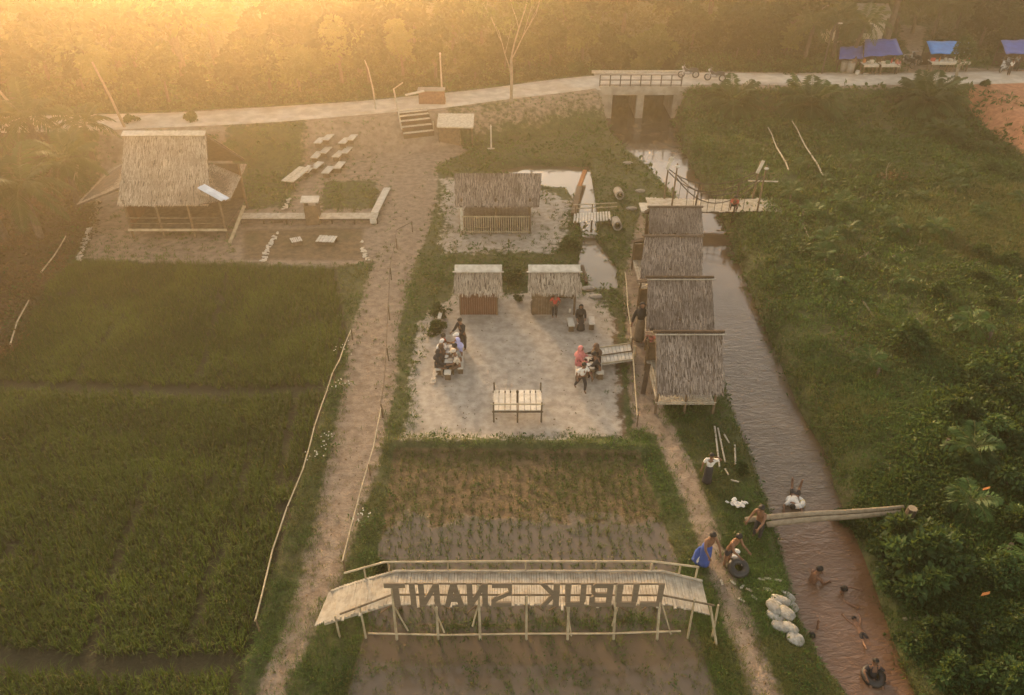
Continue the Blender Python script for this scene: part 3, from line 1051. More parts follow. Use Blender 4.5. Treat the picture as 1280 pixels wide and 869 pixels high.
broad = [make_tree('forest_tree', 100 + i, h, r, lo, n, lf, M['forest'], M['bark'], '', base=bs) for i, (h, r, lo, n, lf, bs) in enumerate([
    (7.5, (2.8, 2.8, 2.6), 20, 5200, 0.36, .16), (9.0, (2.6, 2.6, 3.2), 22, 5600, 0.38, .22), (6.0, (3.0, 3.0, 2.2), 18, 4800, 0.34, .08),
    (8.0, (3.4, 3.4, 2.8), 26, 6400, 0.40, .15), (6.5, (2.2, 2.2, 2.6), 16, 4200, 0.32, .12), (10.0, (2.8, 2.8, 3.6), 24, 6200, 0.40, .25)])]
rows = [('front', 3.6, 6.6, 2.0), ('middle', 7.0, 10.0, 3.3), ('back', 12.0, 16.0, 3.8), ('rearmost', 19, 24, 4.0), ('last', 28, 34, 4.4)]
take = pool(broad)
cnt = 0
lot_w = lot_poly
for rn, a, b_, step in rows:
    x, spots = -52.0 - rnd.uniform(0, 2), []
    while x < 54:
        off = rnd.uniform(a, b_)
        y = float(road_y(np.array([x]))[0]) + off
        if abs(x) < 0.78 * y + 2 and not (sd(np.array([x]), np.array([y]), lot_w)[0] > -1.6) and not (rn == 'front' and x > 21 and off < 5.2) and not (8 < x < 13.5 and rn == 'front'):
            spots.append((x, y))
        x += step * rnd.uniform(0.75, 1.3)
    spots.sort()
    for i, (x, y) in enumerate(spots):
        o = take(cnt * 5 + (cnt // 6))
        cnt += 1
        sc = rnd.choice((0.6, 0.7, 0.8, 0.95, 1.15)) * rnd.uniform(0.92, 1.08) * (0.75 if rn == 'front' and x > 21 else 1) * {'front': 0.62, 'middle': 0.9, 'back': 1.1, 'rearmost': 1.3, 'last': 1.5}[rn]
        put(o, (x, y, gz(x, y) - 0.1), rnd.uniform(0, 6.28), sc,
            f'leafy tree in the {rn} row of the wood beyond the road, {ORD[min(i + 1, 30)]} from the left', 'trees of the wood beyond the road')

# low green tangle under and before the wood
X = rs.uniform(-62, 64, 8200)
off = 2.0 + 46 * rs.uniform(0, 1, X.size) ** 1.7
Y = road_y(X) + off
keep = (np.abs(X) < 0.8 * Y + 3) & (sd(X, Y, lot_poly) < -0.3) & (sd(X, Y, canal) < -0.3) & ~((X > 21.5) & (off < 4.6))
X, Y = X[keep], Y[keep]
P = np.stack([X, Y, height(X, Y)], 1)
rad = 0.2 + 0.42 * fbm(X, Y, 3.0, 130) * smooth(Y - road_y(X), 2.0, 4.5)
rad = rad * (1 + 0.012 * (Y - 50))
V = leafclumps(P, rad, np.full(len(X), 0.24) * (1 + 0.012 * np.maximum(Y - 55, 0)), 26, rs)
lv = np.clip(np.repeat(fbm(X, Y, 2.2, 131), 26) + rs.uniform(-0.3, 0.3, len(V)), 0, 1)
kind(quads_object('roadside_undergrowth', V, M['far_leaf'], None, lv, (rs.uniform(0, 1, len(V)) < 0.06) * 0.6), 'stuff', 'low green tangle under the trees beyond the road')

# chips, dead leaves and little stones trodden into the bare ground
X, Y = wedge(26000, 9, 45, rs, 1.1)
m = masks(X, Y)
keep = rs.uniform(0, 1, X.size) < np.clip(np.maximum(m['path'], 0.8 * m['sand']) * 0.55 * (0.2 + 1.3 * fbm(X, Y, 1.4, 140) ** 2), 0, 1)
keep &= sd(X, Y, canal) < -0.3
X, Y = X[keep], Y[keep]
P = np.stack([X, Y, height(X, Y) + 0.015], 1)
v = unit(rs.normal(0, 1, P.shape) * np.array([1, 1, 0.15]))
V = leaves(P, v, rs.uniform(0.03, 0.09, len(X)), rs, 2.0, 0.7)
kind(quads_object('dry_leaf_litter', V, M['scrub'], None, rs.uniform(0, 1, len(X)), rs.uniform(0, 0.6, len(X))), 'stuff', 'dead leaves and chips scattered on the sand and paths')

# ------------------------------------------------------------------ thatched buildings
def straw(A, B, C, D, rs, step=0.12, dens=0.021, length=0.30, w=0.023, lift=0.035, ragged=0.10):
    """loose straw strips over a slope: A,B ridge ends, C,D eave ends (right, left)"""
    A, B, C, D = (np.array(p, float) for p in (A, B, C, D))
    n = unit(np.cross(B - A, D - A))
    if n[2] < 0:
        n = -n
    H = np.linalg.norm((D + C) / 2 - (A + B) / 2)
    W = max(np.linalg.norm(B - A), np.linalg.norm(C - D))
    nr, nc = int(H / step) + 1, int(W / dens)
    u = (rs.uniform(0, 1, (nr, nc))).ravel()
    v = (np.linspace(0.0, 1.0, nr)[:, None] + rs.uniform(-0.5, 0.5, (nr, nc)) / nr).ravel()
    v = np.clip(v, 0.0, 1)
    top = (A + (B - A) * u[:, None]) * (1 - v[:, None]) + (D + (C - D) * u[:, None]) * v[:, None]
    down = unit((D + (C - D) * u[:, None]) - (A + (B - A) * u[:, None]))
    side = unit(B - A)
    down = unit(down + side * rs.normal(0, 0.09, len(u))[:, None])
    ln = length * rs.uniform(0.6, 1.25, len(u))
    ln = np.where(v > 0.93, rs.uniform(0.05, 0.05 + ragged, len(u)), np.minimum(ln, (1 - v) * H + ragged * rs.uniform(0, 1, len(u))))
    p0 = top + n * 0.012
    p1 = top + down * ln[:, None] + n * (lift * rs.uniform(0.3, 1.2, len(u)))[:, None]
    s = side * (w * rs.uniform(0.6, 1.4, len(u)) * 0.5)[:, None]
    V = np.stack([p0 - s, p0 + s, p1 + s * 0.8, p1 - s * 0.8], 1)
    row = np.floor(v * nr / 2.2)
    band = 0.5 * (np.sin(row * 12.9898) * 43758.5453 % 1.0 - 0.5) + 0.25 * np.cos(6.2832 * (v * nr / 2.2 - row))
    return V, np.clip(rs.beta(1.6, 2.0, len(u)) + band * 0.3, 0, 1)


def add_roof(root, slopes, m, seed=0, thick=0.10, off=(0, 0, 0), name='roof', base_m=None, **kw):
    """slopes: list of (A,B,C,D) in world coordinates"""
    q = np.random.RandomState(900 + seed)
    mb = MB()
    Vs, rv = [], []
    for s in slopes:
        mb.slab([s[0], s[1], s[2], s[3]], thick)
        V, r = straw(*s, q, **kw)
        Vs.append(V)
        rv.append(r)
    o = mb.build(name, base_m or M['thatch_base'], root, off=off)
    quads_object('thatch_straw', np.concatenate(Vs) - np.array(off), m, o, np.concatenate(rv))
    return o


def at_Y(px, Yw, z):
    """x of a pixel column at world distance Yw and height z"""
    return (px - 640.0) / FPX * (Yw * CP + (CAM_H - z) * SP)


def one(name, mb, m, root, off, **kw):
    return mb.build(name, m, root, off=off, **kw)


# --- four thatched huts along the canal
hut_defs = [
    # x left, x right at ridge / eave, ridge Y,z, eave Y,z, label
    (812, 877, 811, 879, 30.6, 2.0, 29.6, 1.30, 'small grey thatched hut against the rope bridge, farthest up the canal'),
    (806, 878, 800, 878, 27.8, 2.0, 26.05, 1.10, 'thatched canal hut whose ridge nearly touches the hut by the rope bridge'),
    (810, 890, 808, 893, 24.1, 2.2, 22.35, 1.10, 'thatched canal hut beside the woman in black on the trail'),
    (820, 903, 821, 905, 20.5, 2.22, 18.75, 1.10, 'thatched canal hut with a cross-braced front railing, closest to the log crossing'),
]
for hi, (rl, rr, el, er, Yr, zr, Ye, ze, lab) in enumerate(hut_defs):
    A = (at_Y(rl, Yr, zr), Yr, zr)
    B = (at_Y(rr, Yr, zr), Yr, zr)
    C_ = (at_Y(er, Ye, ze), Ye, ze)
    D = (at_Y(el, Ye, ze), Ye, ze)
    Yb = 2 * Yr - Ye if hi else Yr + 0.7
    zb = ze if hi else zr - 0.5
    if hi:
        Yb, zb = Yr + 1.25, zr - 0.8
    Cb = (C_[0] - 0.03, Yb, zb)
    Db = (D[0] + 0.03, Yb, zb)
    x0, x1 = D[0] + 0.12, C_[0] - 0.12
    base = Vector(((x0 + x1) / 2, (Ye + Yb) / 2, gz((x0 + x1) / 2 - 0.6, (Ye + Yb) / 2)))
    root = thing('thatched_hut', lab, 'hut', base, 0, 'thatched huts along the canal')
    add_roof(root, [(A, B, C_, D), (B, A, Db, Cb)], M['thatch'], hi, off=base)
    mb = MB()
    mb.tube([(A[0] - 0.1, Yr, zr + 0.06), (B[0] + 0.06, Yr, zr + 0.06)], 0.05)
    one('ridge_beam', mb, M['wood_dark'] if hi >= 2 else M['thatch_base'], root, base)
    if hi >= 2:
        one('ridge_pole', MB().tube([(A[0] - 0.05, Yr - 0.12, zr + 0.02), (B[0] + 0.1, Yr - 0.12, zr + 0.02)], 0.025), M['bamboo'], root, base)
    yf, yb = Ye + 0.35, Yb - 0.3
    fl = 0.42
    for px_ in (x0, (x0 + x1) / 2, x1):
        for yy in (yf, yb):
            zg = gz(px_, yy) - 0.2
            top = ze + 0.2 + (0.0 if px_ != (x0 + x1) / 2 else 0.05)
            one('post', MB().tube([(px_, yy, zg), (px_, yy, top)], 0.045, 0.04, 7), M['wood'], root, base)
    mb = MB()
    k = int((x1 - x0) / 0.09)
    for i in range(k):
        xx = x0 + (i + 0.5) * (x1 - x0) / k
        mb.box((xx, (yf + yb) / 2, fl), (0.08, yb - yf + 0.1, 0.04))
    one('floor', mb, M['bamboo'], root, base)
    mb = MB()
    for z in (fl + 0.06, fl + 0.42):
        mb.tube([(x0 - 0.05, yf - 0.03, z), (x1 + 0.05, yf - 0.03, z)], 0.022)
    xm = (x0 + x1) / 2
    for a, b_ in ((x0, xm), (xm, x1)):
        mb.tube([(a, yf - 0.03, fl + 0.06), (b_, yf - 0.03, fl + 0.42)], 0.016)
        mb.tube([(a, yf - 0.03, fl + 0.42), (b_, yf - 0.03, fl + 0.06)], 0.016)
    one('railing', mb, M['bamboo'], root, base)
    mb = MB().slab([(x0 - 0.02, yb, fl), (x1, yb, fl), (x1, yb + 0.03, fl + 0.75), (x0, yb + 0.03, fl + 0.75)], 0.03)
    one('back_panel', mb, M['wood'], root, base)
    if hi == 3:
        mb = MB()
        p, q = Vector((x0 - 0.26, yf + 1.0, gz(x0 - 0.4, yf + 1.0))), Vector((x0 - 0.04, yf + 1.7, fl + 0.35))
        mb.bar(p, q, 0.16, 0.03)
        one('entry_plank', mb, M['wood_dark'], root, base)

# --- the big hall by the palms
base = on(206, 292)
root = thing('thatched_hall', 'big stilted thatched hall with drooping side roofs beside the palms', 'hall', base)
Yr, zr, Ye, ze = 34.2, 4.05, 31.5, 1.75
A, B = Vector((at_Y(156, Yr, zr), Yr, zr)), Vector((at_Y(257, Yr, zr), Yr, zr))
C_, D = Vector((at_Y(262, Ye, ze), Ye, ze)), Vector((at_Y(147, Ye, ze), Ye, ze))
Cb, Db = Vector((C_.x, 36.9, 1.8)), Vector((D.x, 36.9, 1.8))
mA, mB = A.lerp(D, 0.62) + Vector((0, 0, -0.12)), B.lerp(C_, 0.62) + Vector((0, 0, -0.12))
add_roof(root, [(A, B, mB, mA), (mA, mB, C_, D), (B, A, Db, Cb)], M['thatch_pale'], 20, off=base, dens=0.022)
lw = [G(155, 204, 2.35), G(154, 233, 2.2), G(97, 256, 1.35), G(137, 213, 1.5)]
rw = [G(257, 206, 2.4), G(309, 205, 1.7), G(288, 249, 1.65), G(249, 254, 2.0)]
add_roof(root, [(lw[0], lw[1], lw[2], lw[3])], M['thatch_pale'], 21, off=base, name='side_roof')
add_roof(root, [(rw[0], rw[1], rw[2], rw[3])], M['thatch_pale'], 22, off=base, name='side_roof')
mb = MB()
mb.slab([A + Vector((-0.1, -0.22, -0.02)), A.lerp(B, 0.25) + Vector((0, -0.22, -0.02)), A.lerp(B, 0.25) + Vector((0, 0.12, 0.1)), A + Vector((-0.1, 0.12, 0.1))], 0.03)
one('ridge_cap', mb, M['white_plank'], root, base)
mb = MB().slab([A.lerp(B, 0.25) + Vector((0, -0.2, -0.02)), B + Vector((0, -0.2, -0.02)), B + Vector((0, 0.12, 0.1)), A.lerp(B, 0.25) + Vector((0, 0.12, 0.1))], 0.03)
one('ridge_board', mb, M['pale_sheet'], root, base)
fl = 0.5
xL, xR = at_Y(163, 31.6, fl), at_Y(281, 31.6, fl)
mb = MB()
k = 46
for i in range(k):
    mb.box((xL + (i + .5) * (xR - xL) / k, 33.3, fl), ((xR - xL) / k - 0.012, 3.4, 0.05))
one('floor', mb, M['bamboo_dark'], root, base)
one('floor_edge', MB().bar((xL - 0.1, 31.57, fl - 0.03), (xR + 0.1, 31.57, fl - 0.03), 0.06, 0.10), M['bamboo_rail'], root, base)
for i, a in enumerate((0, 0.33, 0.66, 1.0)):
    xx = xL + (xR - xL) * a
    for yy in (31.65, 34.9):
        zt = 1.9 if yy < 33 else 2.3
        one('post', MB().tube([(xx, yy, gz(xx, yy) - 0.2), (xx + 0.02, yy, zt)], 0.06, 0.05, 7), M['wood'], root, base)
one('railing', MB().tube([(xL, 31.6, 1.05), (xR, 31.6, 1.05)], 0.03).tube([(xL, 31.6, 0.78), (xR, 31.6, 0.78)], 0.025), M['bamboo_dark'], root, base)
one('back_wall', MB().box(((xL + xR) / 2, 34.98, 1.4), (xR - xL, 0.05, 1.8)), M['wood_dark'], root, base)
one('side_wall', MB().box((xL - 0.05, 33.4, 1.2), (0.05, 3.0, 1.4)), M['wood_red'], root, base)
one('stair_plank', MB().bar((xR + 0.25, 31.2, gz(xR + .25, 31.2)), (xR + 0.75, 32.6, 1.2), 0.16, 0.05), M['bamboo_rail'], root, base)
# bright sheets laid on its roof
for i in range(2):
    a, b_ = G(249 + i * 4.5, 233.5 - i * 2.0, 2.52), G(279 + i * 5.5, 250 - i * 1.2, 2.05)
    d = (b_ - a).normalized()
    s = d.cross(Vector((0, 0, 1))).normalized() * 0.13
    o = MB()
    n_ = 7
    for j in range(n_):
        f0, f1 = j / n_, (j + 1) / n_
        zz = 0.02 * (j % 2)
    o.slab([a - s, b_ - s, b_ + s, a + s], 0.02)
    for j in range(3):
        o.tube([a - s * (0.6 - j * 0.6) + Vector((0, 0, 0.01)), b_ - s * (0.6 - j * 0.6) + Vector((0, 0, 0.01))], 0.014, n=5)
    o = o.build('roofing_sheet', M['metal_sheet'])
    tag(o, ['shiny pale metal sheet on the hall roof corner, the lower of two', 'shiny pale metal sheet on the hall roof corner, the upper of two'][i], 'metal sheet', 'metal sheets on the hall roof')

# --- the pavilion with a picket railing
base = on(622, 300)
root = thing('thatched_pavilion', 'wide thatched pavilion with a picket railing beside the pond', 'pavilion', base)
Yr, zr, Ye, ze = 33.4, 2.45, 32.0, 1.45
A, B = (at_Y(568, Yr, zr), Yr, zr), (at_Y(677, Yr, zr), Yr, zr)
C_, D = (at_Y(674, Ye, ze), Ye, ze), (at_Y(569, Ye, ze), Ye, ze)
Cb, Db = (C_[0], 35.0, 1.6), (D[0], 35.0, 1.6)
add_roof(root, [(A, B, C_, D), (B, A, Db, Cb)], M['thatch'], 30, off=base, dens=0.03)
xL, xR = at_Y(578, 32.2, .5), at_Y(662, 32.2, .5)
for xx in (xL, (xL + xR) / 2, xR):
    for yy in (32.2, 34.6):
        one('post', MB().tube([(xx, yy, gz(xx, yy) - 0.1), (xx, yy, 1.75)], 0.06, 0.05, 7), M['wood'], root, base)
one('corner_board', MB().box((xL - 0.02, 32.12, 0.75), (0.14, 0.04, 1.2)), M['pale_sheet'], root, base)
mb = MB()
for i in range(k):
    mb.box((xL + (i + .5) * (xR - xL) / k, 33.4, 0.3), ((xR - xL) / k - 0.01, 2.4, 0.04))
one('floor', mb, M['bamboo_dark'], root, base)
for nm, yy, z0, z1, num in (('front_railing', 32.08, 0.05, 0.95, 30), ('back_railing', 34.5, 0.35, 1.25, 30)):
    mb = MB()
    for z in (z0 + 0.08, z1 - 0.06):
        mb.box(((xL + xR) / 2, yy, z), (xR - xL, 0.05, 0.05))
    for i in range(num):
        xx = xL + (i + .5) * (xR - xL) / num
        mb.box((xx, yy - 0.03, (z0 + z1) / 2), (0.035, 0.02, z1 - z0))
    one(nm, mb, M['bamboo_rail'], root, base)
one('bench', MB().box(((xL + xR) / 2, 34.0, 0.65), (xR - xL - 0.3, 0.5, 0.05)), M['bamboo_rail'], root, base)

# --- two little kiosks with pale ridge caps
for i, (x0p, x1p, yr, ye, lab) in enumerate(((567, 628, 25.7, 24.85, 'small thatched kiosk with a brown closed front at the courtyard edge'),
                                             (660, 727, 25.7, 24.85, 'small thatched kiosk with an open front, beside the pond'))):
    base = on((x0p + x1p) / 2, 391)
    root = thing('thatched_kiosk', lab, 'kiosk', base, 0, 'kiosks of the courtyard')
    zr, ze = 1.80, 1.16
    xl, xr = at_Y(x0p, ye, ze), at_Y(x1p, ye, ze)
    A, B, C_, D = (xl + .04, yr, zr), (xr - .04, yr, zr), (xr, ye, ze), (xl, ye, ze)
    add_roof(root, [(A, B, C_, D), (B, A, (xl, 26.5, 1.2), (xr, 26.5, 1.2))], M['thatch_pale'], 40 + i, off=base, ragged=0.2, lift=0.05)
    cap = MB().slab([(xl + .02, yr - 0.20, zr - 0.085), (xr - .02, yr - 0.20, zr - 0.085), (xr - .02, yr, zr + 0.09), (xl + .02, yr, zr + 0.09)], 0.03)
    cap.slab([(xl + .02, yr + 0.003, zr + 0.09), (xr - .02, yr + 0.003, zr + 0.09), (xr - .02, yr + 0.3, zr - 0.1), (xl + .02, yr + 0.3, zr - 0.1)], 0.03)
    one('ridge_cap', cap, M['white_plank'], root, base)
    one('ridge_lath', MB().bar((xl - .05, yr - 0.25, zr - 0.09), (xr + .05, yr - 0.25, zr - 0.09), 0.05, 0.03), M['white_plank'], root, base)
    for xx in (xl + 0.22, xr - 0.22):
        for yy in (25.1, 26.3):
            one('post', MB().tube([(xx, yy, gz(xx, yy) - 0.1), (xx, yy, 1.25)], 0.045, 0.04, 7), M['wood'], root, base)
    xm, wd = (xl + xr) / 2, xr - xl - 0.46
    if i == 0:
        mb = MB()
        for j in range(16):
            mb.box((xl + 0.23 + (j + .5) * wd / 16, 25.08, 0.58), (wd / 16 - 0.008, 0.03, 1.12))
        one('front_wall', mb, M['wood_red'], root, base)
    else:
        mb = MB()
        for j in range(7):
            mb.box((xl + 0.23 + (j + .5) * wd * 0.45 / 7, 25.08, 0.5), (wd * 0.45 / 7 - 0.008, 0.03, 0.95))
        one('front_wall', mb, M['wood'], root, base)
    one('back_wall', MB().box((xm, 26.32, 0.62), (wd, 0.03, 1.2)), M['wood_dark'], root, base)
    one('counter', MB().box((xm, 25.6, 0.62), (wd, 0.4, 0.04)), M['wood'], root, base)

# --- ticket shelter at the foot of the stairs, stairs and gate block
base = on(572, 182)
root = thing('ticket_shelter', 'low brown shelter with a flat roof at the foot of the stairs', 'shelter', base)
x0, x1 = at_Y(549, base.y, .8), at_Y(590, base.y, .8)
one('roof', MB().slab([(x0 - .1, base.y - 0.25, 1.32), (x1 + .1, base.y - 0.25, 1.28), (x1 + .1, base.y + 1.2, 1.6), (x0 - .1, base.y + 1.2, 1.62)], 0.08), M['pale_sheet'], root, base)
for xx in (x0, x1, x0 + 0.62 * (x1 - x0)):
    one('post', MB().tube([(xx, base.y, base.z - .1), (xx, base.y, 1.28)], 0.04), M['wood'], root, base)
one('front_board', MB().box((x0 + 0.3 * (x1 - x0), base.y + .04, 0.6), (0.58 * (x1 - x0), 0.04, 1.1)), M['wood'], root, base)
one('back_wall', MB().box(((x0 + x1) / 2, base.y + 1.1, 0.8), (x1 - x0, 0.04, 1.4)), M['wood_dark'], root, base)

p0 = on(524, 171)
ra, rb = road_line[np.argmin(np.abs(road_line[:, 0] - p0.x)) - 2], road_line[np.argmin(np.abs(road_line[:, 0] - p0.x)) + 2]
ang = math.atan2(rb[1] - ra[1], rb[0] - ra[0])
root = thing('stairway', 'earth and timber stairs climbing the bank up to the road', 'stairs', p0, ang)
w_, n_ = 1.75, 6
dpt = (road_y(np.array([p0.x]))[0] - p0.y) * math.cos(ang) - 1.25
for j in range(n_):
    yl = (j + .5) * dpt / n_
    wx, wy = p0.x - math.sin(ang) * yl, p0.y + math.cos(ang) * yl
    zt_ = max((j + 1) * (ROAD_Z - p0.z) / n_ + 0.04, gz(wx, wy) - p0.z + 0.12)
    MB().box((0, yl, zt_ - 0.35), (w_, dpt / n_ - 0.02, 0.7)).build('step', M['pale_sheet'], root, bevel=0.015)
    MB().box((0, yl - dpt / n_ / 2 - 0.012, zt_ - 0.17), (w_ + 0.06, 0.05, 0.32)).build('riser', M['wood_dark'], root)
MB().tube([(-w_ / 2 - .1, .1, 0.5), (-w_ / 2 - .05, dpt, 2.3), (-.3, dpt + .4, 2.5)], 0.045).build('handrail', M['bamboo'], root)
MB().bar((-0.3, dpt - .2, 1.95), (0.85, dpt - .1, 2.05), 0.2, 0.06).build('landing_board', M['white_plank'], root)
MB().tube([(w_ / 2 + .05, .2, 0), (w_ / 2 + .05, .2, .75)], 0.04).build('post', M['bamboo'], root)
p0 = Vector((p0.x, p0.y, p0.z))
gb = Vector((at_Y(540, p0.y + 3.1, 1.8), p0.y + 3.1, gz(at_Y(540, p0.y + 3.1, 1.8), p0.y + 3.1)))
root = thing('gate_block', 'brown brick gate block at the head of the stairs by the road', 'gate', gb)
MB().box((0, 0, 0.42), (1.55, 0.55, 0.84)).build('wall', M['brick'], root, bevel=0.02)
MB().box((0, 0, 0.88), (1.65, 0.65, 0.08)).build('coping', M['concrete'], root, bevel=0.01)
MB().box((0.62, -0.05, -0.35), (0.4, 0.5, 1.5)).build('pillar', M['brick'], root, bevel=0.02)

# ------------------------------------------------------------------ concrete road bridge
Yb = float(road_y(np.array([at_Y(800, 49, 1.6)]))[0])
xa, xb = at_Y(745, Yb, 1.6), at_Y(862, Yb, 1.6)
bl = Vector(((xa + xb) / 2, Yb, WATER_Z))
root = thing('road_bridge', 'concrete road bridge over the canal with an iron railing', 'bridge', bl)
one('deck', MB().box((bl.x, Yb, ROAD_Z - 0.20), (xb - xa, 3.3, 0.36)), M['concrete'], root, bl, bevel=0.02)
one('edge_beam', MB().box((bl.x, Yb - 1.72, ROAD_Z - 0.24), (xb - xa + 0.1, 0.14, 0.52)), M['concrete'], root, bl)
one('kerb', MB().box((bl.x, Yb + 1.62, ROAD_Z + 0.06), (xb - xa + .3, 0.12, 0.18)), M['pale_sheet'], root, bl)
for xx, nm in ((at_Y(760, Yb - 1.5, .6), 'abutment'), (at_Y(846, Yb - 1.5, .6), 'abutment'), (at_Y(800, Yb - 1.5, .6), 'pier')):
    one(nm, MB().box((xx, Yb, 0.35), (0.55 if nm != 'pier' else 0.5, 3.1, 2.2)), M['concrete'], root, bl, bevel=0.02)
for a, b_ in (((760, 150), (712, 128)), ((846, 150), (882, 128))):
    xx0, xx1 = at_Y(a[0], Yb - 1.6, .6), at_Y(b_[0], Yb - 2.6, .6)
    mb = MB()
    mb.add([(xx0, Yb - 1.6, -1.2), (xx1, Yb - 2.7, -0.6), (xx1, Yb - 2.7, 1.0), (xx0, Yb - 1.6, 1.42), (xx0, Yb - 1.3, -1.2), (xx1, Yb - 2.4, -0.6), (xx1, Yb - 2.4, 1.0), (xx0, Yb - 1.3, 1.42)],
           [(0, 1, 2, 3), (7, 6, 5, 4), (3, 2, 6, 7), (0, 4, 5, 1), (1, 5, 6, 2), (0, 3, 7, 4)])
    one('wing_wall', mb, M['concrete'], root, bl)
xr0, xr1 = at_Y(750, Yb - 1.6, 2.0), at_Y(852, Yb - 1.6, 2.0)
npost = 9
for i in range(npost):
    xx = xr0 + (xr1 - xr0) * i / (npost - 1)
    one('railing_post', MB().box((xx, Yb - 1.64, ROAD_Z + 0.36), (0.07, 0.07, 0.76)), M['rail_metal'], root, bl)
for z in (0.74, 0.42, 0.10):
    one('rail', MB().tube([(xr0, Yb - 1.64, ROAD_Z + z), (xr1, Yb - 1.64, ROAD_Z + z)], 0.03), M['rail_metal'], root, bl)

# ------------------------------------------------------------------ rope footbridge beside the huts
zd = 0.55
Yn, Yf = 33.6, 35.0
base = Vector((at_Y(890, 34.2, zd), 34.2, WATER_Z))
root = thing('rope_footbridge', 'bamboo footbridge hung with dark ropes between tall posts', 'footbridge', base)
mb = MB()
xl, xr = at_Y(812, Yn, zd), at_Y(982, Yn, zd)
k = 84
for i in range(k):
    a = (i + .5) / k
    xx = xl + (xr - xl) * a
    y0, y1 = Yn + rnd.uniform(-.06, .04), Yf + rnd.uniform(-.06, .06) - max(0, (a - 0.93) * 8)
    sag = -0.12 * math.sin(a * math.pi) + (-0.22 * max(0, (a - 0.86) / 0.14))
    mb.box((xx, (y0 + y1) / 2, zd + sag), ((xr - xl) / k * 0.93, y1 - y0, 0.035))
one('deck', mb, M['bamboo'], root, base)
for yy in (Yn + 0.1, Yf - 0.15):
    one('bearer', MB().tube([(xl, yy, zd - 0.07), ((xl + xr) / 2, yy, zd - 0.2), (xl + (xr - xl) * .86, yy, zd - 0.1)], 0.05), M['wood_dark'], root, base)
tops = []
for px_, yy, top in ((841, Yn + .05, 2.85), (832, Yf - 0.05, 2.6), (950, Yn + .05, 2.75), (944, Yf, 2.4)):
    xx = at_Y(px_, yy, 1.2)
    one('tall_post', MB().tube([(xx, yy, gz(xx, yy) - 0.3), (xx + 0.03, yy, top)], 0.05, 0.035), M['wood'], root, base)
    tops.append(Vector((xx, yy, top)))
for i, (a, b_) in enumerate(((0, 2), (1, 3))):
    for drop in (0.55, 0.95):
        p, q = tops[a] - Vector((0, 0, 0.35 + drop * 0.3)), tops[b_] - Vector((0, 0, 0.35 + drop * 0.3))
        low = zd + 1.25 - drop
        pts = []
        for j in range(13):
            s_ = j / 12
            z = p.z * (1 - s_) + q.z * s_
            pts.append(p.lerp(q, s_) - Vector((0, 0, (z - low) * 4 * s_ * (1 - s_))))
        one('rope', MB().tube(pts, 0.025, n=5), M['rope'], root, base)
        if drop < 0.6:
            mb = MB()
            for j in range(2, 11):
                mb.tube([pts[j], (pts[j].x, pts[j].y, zd - 0.1)], 0.012, n=4)
            one('hanger_net', mb, M['rope'], root, base)
for px_, yy in ((869, Yn), (872, Yf), (918, Yn), (921, Yf)):
    xx = at_Y(px_, yy, .6)
    one('short_post', MB().tube([(xx, yy, WATER_Z - 0.4 if px_ < 900 else gz(xx, yy) - .2), (xx, yy, zd + 0.75)], 0.04), M['wood_dark'], root, base)
for i in (1, 3):
    p = tops[i]
    mb = MB().bar(p + Vector((-0.05, -0.1, -0.55)), p + Vector((0.12, -0.15, 0.1)), 0.16, 0.03)
    one('white_board', mb, M['white_plank'], root, base)
for i in (0, 2):
    one('lamp', MB().blob(tops[i] + Vector((0.03, -0.05, -0.15)), (0.12, 0.1, 0.06)), M['white_plank'], root, base)
one('cross_bar', MB().tube([(at_Y(938, Yf, 1.5), Yf + .3, 1.3), (at_Y(975, Yf, 1.3), Yf + .3, 1.25)], 0.035), M['bamboo'], root, base)
a = Vector((at_Y(955, Yn - .1, .1), Yn - .12, -0.0))
one('entry_step', MB().box((at_Y(967, Yn - .2, .2), Yn - 0.2, 0.1), (1.0, 0.45, 0.06)), M['bamboo'], root, base)
one('entry_pole', MB().tube([(at_Y(978, Yn, .3), Yn + .1, 0.2), (at_Y(988, Yn - .6, 0), Yn - .7, 0.05)], 0.05), M['bamboo'], root, base)
one('landing', MB().box((xl - 0.12, Yn + .5, 0.42), (0.5, 1.0, 0.06)), M['white_plank'], root, base)

# ------------------------------------------------------------------ bamboo sign bridge with the letters
Yn, Yf, zd = 10.86, 11.78, 1.21
xs0, xs1 = at_Y(488, Yn, zd), at_Y(836, Yn, zd)
xl, zl = at_Y(405, Yn, .45), 0.45
xr, zr = at_Y(887, Yn, .85), 0.85
base = Vector((0.5 * (xl + xr), Yn, -0.2))
root = thing('bamboo_sign_bridge', 'long pale bamboo walkway on posts carrying big wooden letters', 'footbridge', base)


def zdeck(x):
    if x < xs0:
        return zl + (zd - zl) * ((x - xl) / (xs0 - xl)) ** 0.8
    if x > xs1:
        return zd + (zr - zd) * (x - xs1) / (xr - xs1)
    return zd


q = random.Random(5)
mb = MB()
x = xl
while x < xr:
    wdt = q.uniform(0.05, 0.085)
    z = zdeck(x + wdt / 2) + q.uniform(-0.006, 0.008)
    ex = q.uniform(-0.035, 0.02) - (q.uniform(0.04, 0.12) if q.random() < 0.08 else 0)
    tilt = q.uniform(-0.012, 0.012)
    m_ = Matrix.Rotation(q.uniform(-0.012, 0.012), 3, 'Z')
    mb.box((x + wdt / 2, (Yn + ex + Yf + 0.04) / 2, z), (wdt * 0.86, Yf + 0.04 - Yn - ex, 0.028), m_)
    x += wdt
one('deck', mb, M['bamboo'], root, base)
mb = MB()
for i in range(9):
    xx = xl - 0.12 + i * 0.045
    mb.box((xx, 11.3 + i * 0.012, zl - 0.01 + 0.012 * i), (0.04, 0.95 - i * 0.02, 0.03), Matrix.Rotation(-0.16, 3, 'Z'))
one('entry_mat', mb, M['bamboo'], root, base)
seg = [xl, xs0, xs1, xr]
